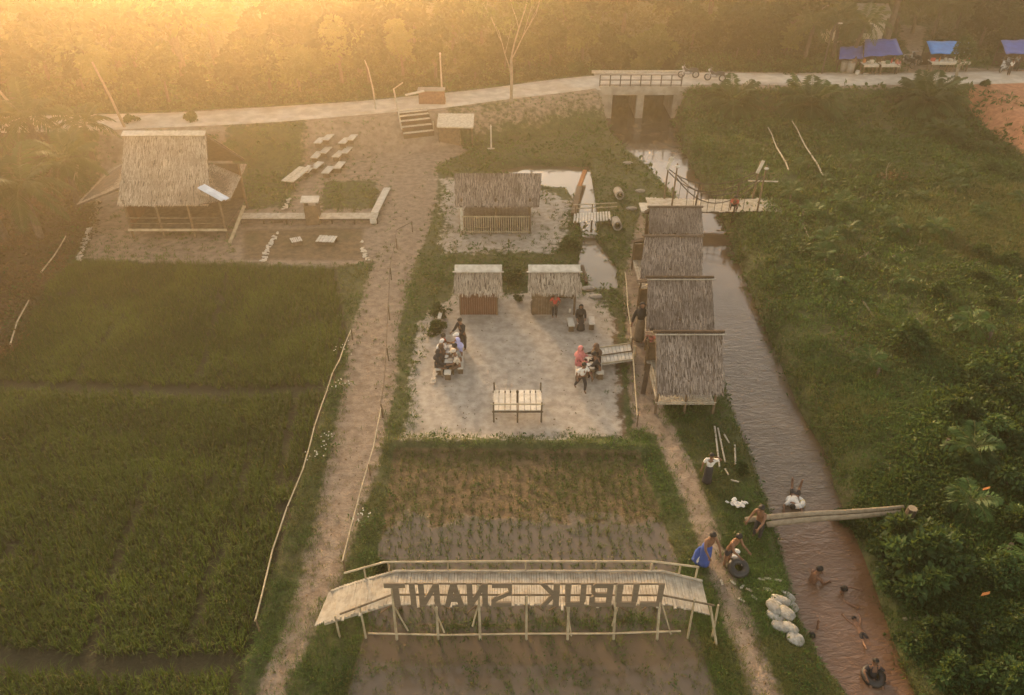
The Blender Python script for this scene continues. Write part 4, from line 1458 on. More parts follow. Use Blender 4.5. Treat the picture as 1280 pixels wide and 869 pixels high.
one('edge_rail', MB().tube([(s_, Yf - 0.02, zdeck(s_) + 0.05) for s_ in seg], 0.032, n=7), M['bamboo'], root, base)
one('edge_rail', MB().tube([(s_, Yn + 0.06, zdeck(s_) - 0.05) for s_ in seg], 0.032, n=7), M['bamboo'], root, base)
hr = [(at_Y(430, Yf, 1.16), Yf + .02, 1.14), (at_Y(480, Yf, 1.5), Yf + .02, 1.54), (at_Y(660, Yf, 1.57), Yf + .02, 1.57), (at_Y(818, Yf, 1.56), Yf + .02, 1.56), (at_Y(874, Yf, 1.38), Yf + .02, 1.36)]
one('handrail', MB().tube(hr, 0.026, n=7), M['bamboo_rail'], root, base)
for px_, zt in ((455, 1.35), (486, 1.54), (560, 1.56), (657, 1.57), (745, 1.56), (814, 1.56), (850, 1.45), (872, 1.38)):
    xx = at_Y(px_, Yf, 1.3)
    one('handrail_post', MB().tube([(xx, Yf + .02, gz(xx, Yf) - .1), (xx, Yf + .02, zt)], 0.028, 0.022), M['bamboo_rail'], root, base)
fr = [(at_Y(424, Yn, 1.0), Yn, 0.86), (at_Y(490, Yn, 1.6), Yn - .02, 1.60), (at_Y(828, Yn, 1.58), Yn - .02, 1.58), (at_Y(893, Yn, 1.2), Yn, 1.18)]
one('front_rail', MB().tube(fr, 0.024, n=7), M['bamboo_dark'], root, base)
one('front_rail', MB().tube([(at_Y(482, Yn, 2.0), Yn - .03, 2.0), (at_Y(830, Yn, 2.0), Yn - .03, 1.99)], 0.022, n=7), M['bamboo_dark'], root, base)
one('brace_rail', MB().tube([(at_Y(461, Yn, .3), Yn - .1, 0.27), (at_Y(560, Yn, .3), Yn - .11, 0.22), (at_Y(660, Yn, .3), Yn - .09, 0.24), (at_Y(760, Yn, .3), Yn - .12, 0.29), (at_Y(850, Yn, .3), Yn - .08, 0.33)], 0.024, n=6), M['bamboo_rail'], root, base)
for i, px_ in enumerate((494, 546, 599, 657, 709, 767, 822)):
    xx = at_Y(px_ + 1, Yn, 0.3)
    xt = at_Y(px_, Yn, 1.3)
    one('post', MB().tube([(xx, Yn - .08, gz(xx, Yn - .08) - .25), (xt + q.uniform(-.02, .02), Yn - .05, 2.0 if i != 3 else 1.6)], 0.036, 0.028, 7), M['bamboo_rail'], root, base)
    xx2 = xx + q.uniform(-.1, .1)
    one('rear_post', MB().tube([(xx2, Yf - .15, gz(xx2, Yf - .15) - .25), (xx2, Yf - .1, zd - 0.03)], 0.045, 0.04, 7), M['wood'], root, base)
    one('strut', MB().tube([(xx + q.uniform(-.3, .3), Yn - .06, q.uniform(0.1, .5)), (xx + q.uniform(-.08, .08), Yn + .06, zd - 0.02)], 0.022, 0.02, 6), M['bamboo_rail'], root, base)
    one('cross_brace', MB().tube([(xx + q.uniform(.2, .5) * (1 if i % 2 else -1), Yf - .3, q.uniform(0, .3)), (xx - q.uniform(.4, .9) * (1 if i % 2 else -1), Yf - .12, zd - .25)], 0.02, n=6), M['wood'], root, base)
for px_, zt in ((420, .8), (453, 1.2), (862, 1.45), (893, 1.2)):
    xx = at_Y(px_, Yn, .6)
    one('ramp_post', MB().tube([(xx + .03, Yn - .05, gz(xx, Yn) - .2), (xx, Yn, zt)], 0.028, 0.024, 6), M['bamboo_rail'], root, base)
one('leaning_pole', MB().tube([(at_Y(897, Yn, .5), Yn - .25, gz(at_Y(897, Yn, .5), Yn)), (at_Y(888, Yn, 1.2), Yn, 1.18)], 0.03, n=6), M['bamboo_rail'], root, base)

zb0, zb1 = 1.25, 2.06


def glyph(ch):
    """mirrored block letters in a unit box: lists of convex outlines"""
    s = 0.27
    R_ = lambda a, b_, c_, d_: [(a, b_), (c_, b_), (c_, d_), (a, d_)]
    if ch == 'T':
        return [R_(0, .82, 1, 1), R_(.40, 0, .68, .82)]
    if ch == 'I':
        return [R_(0, 0, 1, 1)]
    if ch == 'N':
        return [R_(0, 0, s, 1), R_(1 - s, 0, 1, 1), [(s, 0.02), (s, .36), (1 - s, .98), (1 - s, .64)]]
    if ch == 'A':
        return [[(0, 0), (.28, 0), (.62, 1), (.36, 1)], [(.72, 0), (1, 0), (.64, 1), (.50, .66)], R_(.30, .22, .74, .42)]
    if ch == 'S':
        return [R_(.05, .82, 1, 1), [(1, .82), (.80, .82), (.84, .62), (1, .55)], [(1, .56), (.84, .66), (0, .32), (.10, .18)], [(0, .30), (.22, .30), (.22, .18), (0, .18)], R_(0, 0, .98, .18)]
    if ch == 'K':
        return [R_(.68, 0, 1, 1), [(.68, .40), (.68, .66), (.20, 1), (-.05, 1)], [(.68, .60), (.68, .34), (.30, 0), (0, 0)]]
    if ch == 'U':
        return [R_(0, .2, s, 1), R_(1 - s, .2, 1, 1), R_(0.04, 0, .96, .2)]
    if ch == 'B':
        return [R_(.74, 0, 1, 1), R_(.2, .82, .74, 1), R_(.2, .42, .74, .60), R_(.2, 0, .74, .18), [(.2, .84), (.2, 1), (.04, .88), (.04, .62), (.2, .48), (.24, .62)], [(.2, 0), (.24, .18), (.2, .50), (0, .40), (0, .10)]]
    if ch == 'L':
        return [R_(.74, 0, 1, 1), R_(0, 0, .74, .2)]


for ch, a, b_ in (('T', 482, 508), ('I', 513, 520), ('N', 524, 550), ('A', 555, 580), ('N', 584, 610), ('S', 614, 640), ('K', 675, 699), ('U', 706, 732), ('B', 737, 765), ('U', 770, 797), ('L', 801, 828)):
    x0, x1 = at_Y(a, Yn, 1.65), at_Y(b_, Yn, 1.65)
    mb = MB()
    for j, o in enumerate(glyph(ch)):
        e = 0.002 * j
        mb.prism([(x0 + u * (x1 - x0), zb0 + v * (zb1 - zb0)) for u, v in o], Yn - 0.085 - e, Yn - 0.055 + e)
    one('letter', mb, M['letter'], root, base)

# ------------------------------------------------------------------ log crossing, weir log, sandbags
pa, pb = on(930, 655), on(1132, 640)
for i, (a, b_, lab) in enumerate((((932, 650, .12), (1130, 634, .38), 'long bare log across the canal, the farther of the crossing logs'),
                                  ((958, 657, .05), (1126, 640, .33), 'long bare log across the canal, the nearer of the crossing logs'))):
    p, q_ = G(*a), G(*b_)
    p.z = max(p.z, gz(p.x, p.y) + 0.09)
    q_.z = max(q_.z, gz(q_.x, q_.y) + 0.06)
    mb = MB()
    pts = [p.lerp(q_, s_) + Vector((0, 0.02 * math.sin(s_ * 7), 0.03 * math.sin(s_ * 4))) for s_ in np.linspace(0, 1, 9)]
    mb.tube(pts, 0.085, 0.065, 9)
    tag(mb.build('log', M['dead'], smooth_=True), lab, 'log', 'logs of the canal crossing')
p = on(1134, 650)
st = thing('tree_stump', 'dark tree stump at the end of the log crossing', 'stump', p)
MB().tube([(0, 0, -0.2), (0, 0, 0.1), (0.02, 0, 0.45)], [0.17, 0.14, 0.13], n=9).build('trunk', M['bark'], st)
MB().tube([(0.02, 0, 0.448), (0.02, 0, 0.46)], 0.12, n=9).build('cut_face', M['dead'], st)

q = random.Random(9)
bags = [(968, 757, 0), (975, 752, 0), (984, 748, .0), (987, 757, .0), (969, 771, 0), (982, 770, .1), (976, 784, 0), (987, 787, .05), (994, 800, 0), (966, 763, .12)]
names = ['white sandbag at the upstream tip of the pile', 'white sandbag with a greenish patch near the upstream tip', 'single white sandbag set out over the water', 'white sandbag beneath the water-side one',
         'white sandbag on the land edge halfway along the pile', 'plump white sandbag lying on top in the middle', 'long white sandbag on the land edge, lower half', 'white sandbag against the dark wet sack',
         'white sandbag at the downstream end of the pile', 'small white sandbag perched on the upstream end']
for (px_, py_, dz), lab in zip(bags, names):
    p = on(px_, py_)
    z = max(p.z, -0.40) + 0.04 + dz * .7
    rot = Matrix.Rotation(-q.uniform(0.4, 1.3), 3, 'Z') @ Matrix.Rotation(q.uniform(-.25, .25), 3, 'X')
    o = MB().blob((0, 0, 0), (0.225 * q.uniform(.85, 1.15), 0.145 * q.uniform(.9, 1.15), 0.085), 16, 9, 0.06, rot, 0.75).build('sandbag', M['sack'], smooth_=True)
    o.location = (p.x, p.y, z)
    tag(o, lab, 'sandbag', 'sandbags on the canal bank')
p = on(1000, 787)
o = MB().blob((0, 0, 0), (0.62, 0.15, 0.13), 16, 9, 0.04, Matrix.Rotation(-1.05, 3, 'Z'), 0.85).build('wet_sack', M['sack_wet'], smooth_=True)
o.location = (p.x - 0.08, p.y, -0.42)
tag(o, 'long dark wet sack beside the white sandbags at the waterline', 'sack')

# ------------------------------------------------------------------ platforms, small bridges and boards
base = on(645, 520)
root = thing('bamboo_platform', 'slatted bamboo platform with pale planks alone in the courtyard', 'platform', base)
z = 0.5
Yb_, Yf_ = G(645, 488, z).y, G(645, 513, z).y
x0, x1 = at_Y(617, Yf_, z), at_Y(677, Yf_, z)
for i in range(8):
    xx = x0 + (i + .5) * (x1 - x0) / 8 + (0.03 if i > 3 else -0.03)
    one('plank', MB().box((xx, (Yb_ + Yf_) / 2, z), ((x1 - x0) / 8 - rnd.uniform(.02, .06), Yb_ - Yf_, 0.03)), M['white_plank'], root, base)
for xx in (x0, (x0 + x1) / 2, x1):
    for yy in (Yf_, Yb_):
        one('leg', MB().tube([(xx, yy, gz(xx, yy) - .05), (xx, yy, z + (0.32 if xx != (x0 + x1) / 2 else 0))], 0.03), M['bamboo_dark'], root, base)
one('front_rail', MB().tube([(x0 - .1, Yf_ - .02, z + 0.27), (x1 + .1, Yf_ - .02, z + 0.27)], 0.025), M['bamboo_rail'], root, base)
for yy in (Yf_, Yb_):
    one('bearer', MB().tube([(x0 - .05, yy, z - .06), (x1 + .05, yy, z - .06)], 0.03), M['bamboo_dark'], root, base)

base = on(768, 452)
root = thing('ditch_bridge', 'little pale plank bridge over the ditch at the courtyard edge', 'footbridge', base)
cs = [G(745, 436, .25), G(788, 430, .25), G(792, 450, .25), G(750, 456, .25)]
for i in range(9):
    a0, a1 = i / 9 + 0.006, (i + 1) / 9 - 0.006
    one('plank', MB().slab([cs[0].lerp(cs[1], a0), cs[0].lerp(cs[1], a1), cs[3].lerp(cs[2], a1), cs[3].lerp(cs[2], a0)], 0.04), M['white_plank'], root, base)
up = Vector((0, 0, 0.12))
for f_ in (0.0, 0.5, 1.0):
    a, b_ = cs[0].lerp(cs[3], f_), cs[1].lerp(cs[2], f_)
    one('rail', MB().tube([a + up * .3, b_ + up * .3], 0.025), M['bamboo_rail'] if f_ != .5 else M['bamboo_dark'], root, base)
one('end_post', MB().tube([cs[2] + Vector((0, 0, -.3)), cs[2] + Vector((0, 0, .6))], 0.04), M['bamboo_rail'], root, base)
one('end_post', MB().tube([cs[1] + Vector((0, 0, -.3)), cs[1] + Vector((0, 0, .3))], 0.04), M['bamboo_rail'], root, base)

base = on(740, 280)
root = thing('pond_bridge', 'small white slatted bridge with a rail over the pond', 'footbridge', base)
cs = [G(717, 267, .3), G(763, 264, .3), G(764, 275, .3), G(716, 278, .3)]
mb = MB()
for i in range(13):
    a0, a1 = i / 13 + 0.012, (i + 1) / 13 - 0.012
    mb.slab([cs[0].lerp(cs[1], a0), cs[0].lerp(cs[1], a1), cs[3].lerp(cs[2], a1), cs[3].lerp(cs[2], a0)], 0.04)
one('deck', mb, M['white_plank'], root, base)
for a, b_ in ((0, 1), (3, 2)):
    for f_ in (0.05, 0.5, 0.95):
        p = cs[a].lerp(cs[b_], f_)
        one('post', MB().tube([(p.x, p.y, -0.7), (p.x, p.y, 0.75 if a == 0 else .35)], 0.03), M['wood'], root, base)
for z in (0.75, 0.55):
    one('rail', MB().tube([cs[0] + Vector((-.05, 0, z - .3)), cs[1] + Vector((.3, 0, z - .32))], 0.025), M['bamboo_rail'], root, base)
one('float', MB().box(cs[3].lerp(cs[2], .5) + Vector((0, -.35, -.5)), (0.5, 0.2, 0.06)), M['white_plank'], root, base)

# long two coloured board by the pond
a, m_, b_ = G(731, 214, 0.1), G(724, 234, 0.1), G(717, 268, 0.1)
root = thing('pond_edging', 'long dark board with an orange end along the pond edge', 'board', (m_.x, m_.y, 0))
one('orange_end', MB().bar(a, m_, 0.2, 0.16), M['cloth_orange'], root, (m_.x, m_.y, 0))
one('board', MB().bar(m_, b_, 0.26, 0.16), M['wood'], root, (m_.x, m_.y, 0))
o = MB().bar(G(728, 333, .05), G(733, 354, .02), 0.12, 0.14).build('edging_board', M['wood_dark'])
tag(o, 'dark edging board between the open kiosk and the pond', 'board')
for (px_, py_), lab in (((773, 246), 'pale concrete pipe standing above the white pond bridge'), ((770, 284), 'pale concrete pipe lying below the white pond bridge')):
    p = on(px_, py_)
    o = MB()
    n_ = 14
    rot = Matrix.Rotation(R(80), 3, 'X') @ Matrix.Rotation(R(8), 3, 'Z')
    vs = []
    for zz, rr in ((-.5, .22), (.5, .22), (.5, .16), (-.5, .16)):
        for j in range(n_):
            vs.append(rot @ Vector((rr * math.cos(6.2832 * j / n_), rr * math.sin(6.2832 * j / n_), zz)))
    fs = [(r_ * n_ + j, r_ * n_ + (j + 1) % n_, ((r_ + 1) % 4) * n_ + (j + 1) % n_, ((r_ + 1) % 4) * n_ + j) for r_ in range(4) for j in range(n_)]
    o = o.add(vs, fs).build('concrete_pipe', M['concrete'])
    o.location = (p.x, p.y, p.z + 0.2)
    tag(o, lab, 'pipe')

# ------------------------------------------------------------------ garden beds, boardwalk and the white slabs by the hall
z = 0.32
base = on(385, 275)
root = thing('garden_boardwalk', 'raised grey boardwalk running from the hall to the white ramp', 'boardwalk', base)
y0 = G(385, 270, z).y
xa, xb = at_Y(302, y0, z), at_Y(472, y0, z)
mb = MB()
n_ = 60
for i in range(n_):
    mb.box((xa + (i + .5) * (xb - xa) / n_, y0, z), ((xb - xa) / n_ * .93, 0.62, 0.04))
one('deck', mb, M['bamboo'], root, base)
for i in range(7):
    xx = xa + (xb - xa) * i / 6
    one('post', MB().tube([(xx, y0 - .22, gz(xx, y0) - .1), (xx, y0 - .22, z)], 0.04), M['wood_dark'], root, base)
one('bearer', MB().bar((xa, y0 - .25, z - .06), (xb, y0 - .25, z - .06), 0.06, 0.08), M['wood_dark'], root, base)
a, b_ = G(468, 266, .35), G(484, 235, .1)
root = thing('plank_ramp', 'white plank ramp sloping off the end of the boardwalk', 'ramp', (a.x, a.y, 0))
one('plank', MB().bar(a, b_, 0.35, 0.04), M['white_plank'], root, (a.x, a.y, 0))
one('end_box', MB().box(G(467, 275, .2), (0.3, 0.3, 0.25)), M['white_plank'], root, (a.x, a.y, 0))
# the gate booth on the boardwalk
p = Vector((at_Y(390, y0 - .1, .8), y0 - .36, 0))
root = thing('boardwalk_booth', 'small brown booth with a white board on top, midway along the boardwalk', 'booth', p)
MB().box((0, 0, 0.5), (0.62, 0.1, 1.0)).build('panel', M['wood'], root)
MB().box((-.28, 0.3, 0.6), (0.06, 0.5, 1.2)).build('side_panel', M['wood'], root)
MB().box((.28, 0.3, 0.6), (0.06, 0.5, 1.2)).build('side_panel', M['wood'], root)
MB().slab([(-.42, -.1, 1.22), (.42, -.1, 1.22), (.42, .35, 1.36), (-.42, .35, 1.36)], 0.05).build('white_board', M['white_plank'], root)
slabs = [(401, 182), (411, 178), (408, 194), (397, 200), (397, 213), (386, 218), (432, 182), (441, 178), (434, 194), (424, 199), (425, 213), (411, 219)]
for i, (px_, py_) in enumerate(slabs):
    col_ = 'nearer the hall' if i < 6 else 'farther from the hall'
    p = on(px_, py_)
    root = thing('white_bench', f'low white plank bench in the double row {col_}, {ORD[i % 6 + 1]} from the road', 'bench', p, R(rnd.uniform(-14, -6)), 'white benches in the hall yard')
    MB().box((0, 0, 0.30), (0.40, 0.98, 0.05)).build('seat', M['white_plank'], root)
    for yy in (-.35, .35):
        MB().box((0, yy, 0.14), (0.34, 0.06, 0.28)).build('leg', M['wood'], root)
p = on(372, 228)
root = thing('long_table', 'long pale plank table at the near end of the white benches', 'table', p, R(-14))
for xx in (-.18, .18):
    MB().box((xx, 0, 0.45), (0.32, 2.0, 0.05)).build('tabletop_plank', M['pale_sheet'], root)
for xx in (-.25, .25):
    for yy in (-.8, .8):
        MB().box((xx, yy, 0.21), (0.06, 0.06, 0.42)).build('leg', M['wood'], root)
for (px_, py_, w_, l_, rz, nm, lab) in ((409, 304, 0.85, 0.62, -6, 'slatted_platform', 'square slatted platform on the bare plot below the boardwalk'),
                                        (371, 305, 0.5, 0.45, 25, 'crate_panel', 'small broken white slatted panel on the bare plot'),
                                        (349, 277, 0.42, 0.3, 3, 'duckboard', 'small white duckboard leaning at the boardwalk edge')):
    p = on(px_, py_)
    root = thing(nm, lab, 'slatted board', p, R(rz))
    n_ = 6
    mb = MB()
    for i in range(n_):
        mb.box(((i + .5) * w_ / n_ - w_ / 2, 0, 0.22), (w_ / n_ - .025, l_, 0.03), jitter=0.01)
    mb.build('slats', M['white_plank'], root)
    MB().box((0, -l_ / 3, 0.1), (w_, .06, .2)).build('bearer', M['wood'], root)
    MB().box((0, l_ / 3, 0.1), (w_, .06, .2)).build('bearer', M['wood'], root)


def strip_heap(name, pts, width, n, m, lab, cat):
    mb = MB()
    P_ = [on(*p) for p in pts]
    for i in range(n):
        s_ = rnd.random() * (len(P_) - 1)
        j = int(s_)
        c_ = P_[j].lerp(P_[j + 1], s_ - j) + Vector((rnd.uniform(-width, width), 0, 0))
        mb.box((c_.x, c_.y, gz(c_.x, c_.y) + rnd.uniform(.03, .1)), (rnd.uniform(.06, .18), rnd.uniform(.1, .3), .02),
               Matrix.Rotation(rnd.uniform(-.6, .6), 3, 'Z') @ Matrix.Rotation(rnd.uniform(-.3, .3), 3, 'X'), jitter=.02)
    return tag(mb.build(name, m), lab, cat)


strip_heap('plank_scrap_pile', [(346, 292), (338, 308), (328, 328)], 0.12, 34, M['white_plank'], 'strip of broken white board scraps below the boardwalk', 'scrap pile')
strip_heap('plank_scrap_pile', [(112, 286), (106, 305), (99, 327)], 0.06, 46, M['white_plank'], 'strip of whitish scraps along the field corner by the hall', 'scrap pile')
strip_heap('plank_scrap_pile', [(362, 250), (356, 264)], 0.10, 12, M['pale_sheet'], 'few pale scraps just above the boardwalk', 'scrap pile')
strip_heap('plank_scrap_pile', [(450, 300), (460, 328)], 0.08, 14, M['pale_sheet'], 'pale scraps beside the path under the boardwalk end', 'scrap pile')
mb = MB()
P_ = on(922, 633)
for i in range(22):
    mb.blob(P_ + Vector((rnd.gauss(0, .13), rnd.gauss(0, .09), .05 + rnd.uniform(0, .07))), (rnd.uniform(.03, .09), rnd.uniform(.03, .08), .03), 7, 5, .3, Matrix.Rotation(rnd.uniform(0, 3), 3, 'Z'))
tag(mb.build('cloth_pile', M['cloth_white']), 'heap of crumpled white cloth on the grass near the log crossing', 'cloth pile')

# ------------------------------------------------------------------ bamboo fences
def fence(pts, zr, label, r=0.022, gap=1.4, m='bamboo_rail', posts_m='wood', rails=1):
    P_ = [on(*p) for p in pts]
    base = P_[0]
    root = thing('bamboo_fence', label, 'fence', base)
    top = []
    for a, b_ in zip(P_[:-1], P_[1:]):
        n_ = max(1, int((b_ - a).length / 0.8))
        for j in range(n_):
            p = a.lerp(b_, j / n_)
            top.append(Vector((p.x + rnd.uniform(-.02, .02), p.y, gz(p.x, p.y) + zr + rnd.uniform(-.03, .03))))
    p = P_[-1]
    top.append(Vector((p.x, p.y, gz(p.x, p.y) + zr)))
    for k_ in range(rails):
        one('rail', MB().tube([t_ - Vector((0, 0, k_ * 0.3)) for t_ in top], r, r * 0.85, 6), M[m], root, base)
    acc = 0
    for i, t_ in enumerate(top):
        if i % 3 == 0 or i == len(top) - 1:
            one('post', MB().tube([(t_.x + .03, t_.y, gz(t_.x, t_.y) - .15), (t_.x + .03, t_.y, t_.z + .05)], 0.024, 0.02, 6), M[posts_m], root, base)
    return root


fence([(323, 790), (330, 762), (345, 700), (362, 648), (381, 600), (396, 545), (411, 500), (426, 462), (440, 425)], 0.42, 'thin bamboo rail fence between the rice field and the wide path')
fence([(430, 716), (441, 670), (455, 620), (468, 570), (478, 522)], 0.42, 'thin bamboo rail fence from the sign bridge up to the courtyard corner')
fence([(478, 522), (484, 470), (486, 400), (489, 350), (497, 300), (515, 290)], 0.5, 'dark pole fence along the upper path by the kiosks', 0.018, m='bamboo_dark')
fence([(781, 352), (784, 395), (788, 435)], 0.45, 'bamboo rail fence above the ditch bridge along the trail', 0.024)
fence([(790, 455), (792, 495), (795, 533)], 0.45, 'bamboo rail fence below the ditch bridge along the trail', 0.024)
fence([(17, 440), (26, 412), (40, 385)], 0.35, 'broken bamboo rail at the outer corner of the rice field', 0.03)
fence([(56, 350), (72, 330), (86, 305)], 0.4, 'leaning bamboo rail between the rice field and the palms', 0.03)
for i, (a, b_, lab) in enumerate((((497, 302), (499, 420), 'tall dark pole beside the upper path, next to the fence'),)):
    pass

# ------------------------------------------------------------------ trees and plants one can tell apart
def bare_tree(p, h, label):
    root = thing('tall_tree', label, 'tree', p)
    q = random.Random(77)
    tr = MB()
    tr.tube([(0, 0, -.2), (0.03, 0, 1.4), (0, 0, 2.6)], 0.10, 0.075, 8)
    tips = []

    def limb(a, d, L_, r, depth):
        pts = [a]
        for i in range(4):
            d = (d + Vector((q.uniform(-.16, .16), q.uniform(-.16, .16), q.uniform(-.02, .12)))).normalized()
            pts.append(pts[-1] + d * L_ / 4)
        tr.tube(pts, r, r * 0.5, 6)
        tips.append((pts[-1], depth))
        if depth < 3:
            for j in range(3 if depth < 2 else 2):
                dd = (d + Vector((q.uniform(-.8, .8), q.uniform(-.6, .6), q.uniform(0, .4)))).normalized()
                limb(pts[2 + j % 3], dd, L_ * 0.62, r * 0.5, depth + 1)
    limb(Vector((0, 0, 2.6)), Vector((0.12, 0, 1)), 3.6, 0.06, 0)
    limb(Vector((0, 0, 1.5)), Vector((-0.35, 0.1, 1)), 2.8, 0.04, 1)
    limb(Vector((0, 0, 2.5)), Vector((0.45, 0.2, 0.9)), 3.0, 0.04, 0)
    tr.build('trunk', M['bark_pale'], root)
    rs_ = np.random.RandomState(5)
    c = []
    for t_, d in tips:
        if d >= 2:
            n = 40
            c.append(np.array(t_) + rs_.normal(0, 0.28, (n, 3)))
    c = np.concatenate(c)
    v = unit(rs_.normal(0, 1, c.shape))
    quads_object('crown', leaves(c, v, 0.20 * rs_.uniform(.6, 1.3, len(c)), rs_), M['forest'], root, rs_.uniform(.3, 1, len(c)), None)


bare_tree(on(639, 128), 8.5, 'tall pale trunked tree with a sparse crown on the bank before the road')
o = make_tree('roadside_tree', 301, 2.9, (0.75, 0.75, 0.85), 14, 1500, 0.17, M['shrub'], M['bark_pale'], 'slender young tree with a pale forked trunk before the bright blue stall', base=0.42)
put(o, on(1192, 106), 0.3, 1.0)
for (px_, py_), s_, lab in (((52, 300), 1.0, 'shaggy palm with long feathered fronds nearest the litter slope beside the hall'), ((8, 300), 1.1, 'big shaggy palm at the very edge, above the brown scrub'),
                            ((100, 262), 0.9, 'bushy palm right behind the drooping side roof of the hall'), ((62, 215), 1.05, 'shaggy palm between the hall and the road, hazy'),
                            ((-12, 225), 1.15, 'tall hazy palm at the edge near the road'), ((118, 205), 0.8, 'hazy palm close to the end of the road behind the hall')):
    i = int(px_) + 400
    o = make_palm('coconut_palm', i, rnd.uniform(2.0, 3.0), lab, nf=17, fl=2.7, leaf=0.62, pairs=30, lean=(rnd.uniform(-.4, .5), rnd.uniform(-.4, .2)))
    put(o, on(px_, py_), rnd.uniform(0, 6), s_)
stall_palms = [((1062, 82), 2.9, 'coconut palm standing over the darker end of the blue stall'), ((1040, 74), 2.6, 'coconut palm beside the street lamp behind the road'), ((1118, 44), 2.2, 'slim coconut palm on the dirt lot behind the first blue stall'),
               ((1140, 42), 2.5, 'coconut palm in the middle of the dirt lot between the stalls'), ((1165, 46), 2.3, 'leafy coconut palm behind the bright blue stall'), ((1190, 50), 2.6, 'coconut palm behind the slender roadside tree'),
               ((1005, 76), 2.4, 'coconut palm at the edge of the wood near the street lamp'), ((1235, 44), 2.8, 'tall coconut palm behind the last blue stall'), ((1085, 46), 2.0, 'coconut palm before the pale roofed house')]
for i, ((px_, py_), h, lab) in enumerate(stall_palms):
    o = make_palm('coconut_palm', 600 + i * 20, h, lab, nf=15, fl=2.3, leaf=0.6, pairs=22, lean=(rnd.uniform(-.5, .5), rnd.uniform(-.3, .3)), stem_r=0.12)
    put(o, on(px_, py_, 1.5), rnd.uniform(0, 6), 1.0)
for i, ((px_, py_), s_, lab) in enumerate((((912, 142), 1.0, 'oil palm bush beside the road bridge'), ((1022, 142), 1.1, 'oil palm bush on the slope below the street lamp'), ((1142, 138), 1.15, 'large oil palm bush on the slope below the first blue stall'),
                                           ((1178, 172), 0.62, 'small dark oil palm bush just below the red earth'), ((1162, 132), 0.8, 'oil palm bush touching the larger one under the bright blue stall'))):
    o = make_palm('oil_palm_bush', 800 + i * 30, 0.35, lab, nf=38, fl=2.2, leaf=0.55, pairs=26, bush=True, m=M['shrub'], stem_r=0.16)
    put(o, on(px_, py_), rnd.uniform(0, 6), s_ * 1.25)
# small oil palms on the far bank: the same plant copied, each with its own place
sd0 = make_palm('palm_seedling', 950, 0.28, '', nf=13, fl=0.72, leaf=0.26, pairs=11, bush=True, m=M['weed'], stem_r=0.04, cat='seedling')
seed_px = [(1026, 237), (987, 252), (1003, 272), (1017, 304), (1030, 332), (1054, 358), (1055, 290), (1149, 248), (1192, 245), (1214, 268), (1275, 265), (1133, 294), (1187, 298), (1114, 356), (1271, 382), (1062, 212),
           (1175, 225), (1116, 275), (1039, 256), (1010, 212), (1180, 562), (1230, 632), (1258, 692), (1096, 470), (1235, 425), (1075, 185), (1244, 190)]
refs = [((1115, 222), 'red brush heap'), ((985, 268), 'rope footbridge end'), ((1050, 318), 'fallen grey branches'), ((1178, 168), 'small dark oil palm bush'), ((1215, 300), 'yellow grass patch'), ((1130, 430), 'dark hollow bush'),
        ((1134, 645), 'tree stump'), ((1010, 190), 'leaning bamboo stakes'), ((1240, 150), 'red earth mound'), ((1160, 775), 'bleached branch pile')]
DIRS = ['to the right of', 'uphill and right of', 'uphill of', 'uphill and left of', 'to the left of', 'downhill and left of', 'downhill of', 'downhill and right of']


def where(px_, py_, seen):
    for k_ in sorted(range(len(refs)), key=lambda j: math.hypot(refs[j][0][0] - px_, (refs[j][0][1] - py_) * 1.5)):
        (a, b_), nm = refs[k_]
        d = DIRS[int(round(math.atan2(b_ - py_, px_ - a) / (math.pi / 4))) % 8]
        s_ = f'{d} the {nm}'
        if s_ not in seen:
            seen.add(s_)
            return s_
    return f'in the dense growth near the {refs[0][1]}'


seen = set()
for i, (px_, py_) in enumerate(seed_px):
    o = sd0 if i == 0 else copy_tree(sd0)
    s_ = rnd.uniform(0.95, 1.4) * (1.0 if py_ < 400 else 1.15)
    put(o, on(px_, py_), rnd.uniform(0, 6), s_, f'small young oil palm {where(px_, py_, seen)}', 'young oil palms on the far bank')
# shrubs of the overgrown bank
shrubs = []
for i, (r, n, lf) in enumerate((((0.75, 0.75, 0.5), 1300, 0.15), ((0.6, 0.6, 0.45), 1000, 0.12), ((0.9, 0.8, 0.55), 1500, 0.17))):
    root = thing('shrub', '', 'shrub')
    V, lv, c = crown_mesh(700 + i, r, 14, n, lf, 0.9)
    quads_object('foliage', V + np.array([0, 0, r[2] * 0.7]), M['shrub'], root, lv, None)
    st = MB()
    for j in range(6):
        st.tube([(0, 0, -.1), (c[j][0] * .6, c[j][1] * .6, r[2] * .5), (c[j][0], c[j][1], c[j][2] + r[2] * .7)], 0.02, 0.008, 5)
    st.build('stem', M['bark'], root)
    shrubs.append(root)
take = pool(shrubs)
shrub_px = [(1130, 432, 1.0), (1098, 690, 1.0), (1135, 700, 1.15), (1165, 690, 1.1), (1110, 735, 0.9), (1150, 740, 1.0), (1190, 720, 0.9), (1075, 668, 0.7), (1060, 655, 0.55), (1230, 480, 0.9), (1260, 500, 1.0), (1200, 520, 0.8), (1245, 545, 0.9),
            (1275, 560, 0.9), (1215, 585, 0.7), (1262, 612, 0.8), (1180, 640, 0.6), (1275, 665, 0.8), (1240, 725, 0.8), (1225, 800, 0.8), (1180, 800, 0.7), (1140, 810, 0.6), (1265, 790, 0.9), (1190, 848, 0.7), (1250, 850, 0.8),
            (1225, 350, 0.7), (1260, 330, 0.6), (1170, 370, 0.6), (1240, 385, 0.7), (1210, 190, 0.7), (1235, 215, 0.7), (1262, 225, 0.6), (1225, 320, 0.6), (872, 190, .6), (1190, 138, .8)]
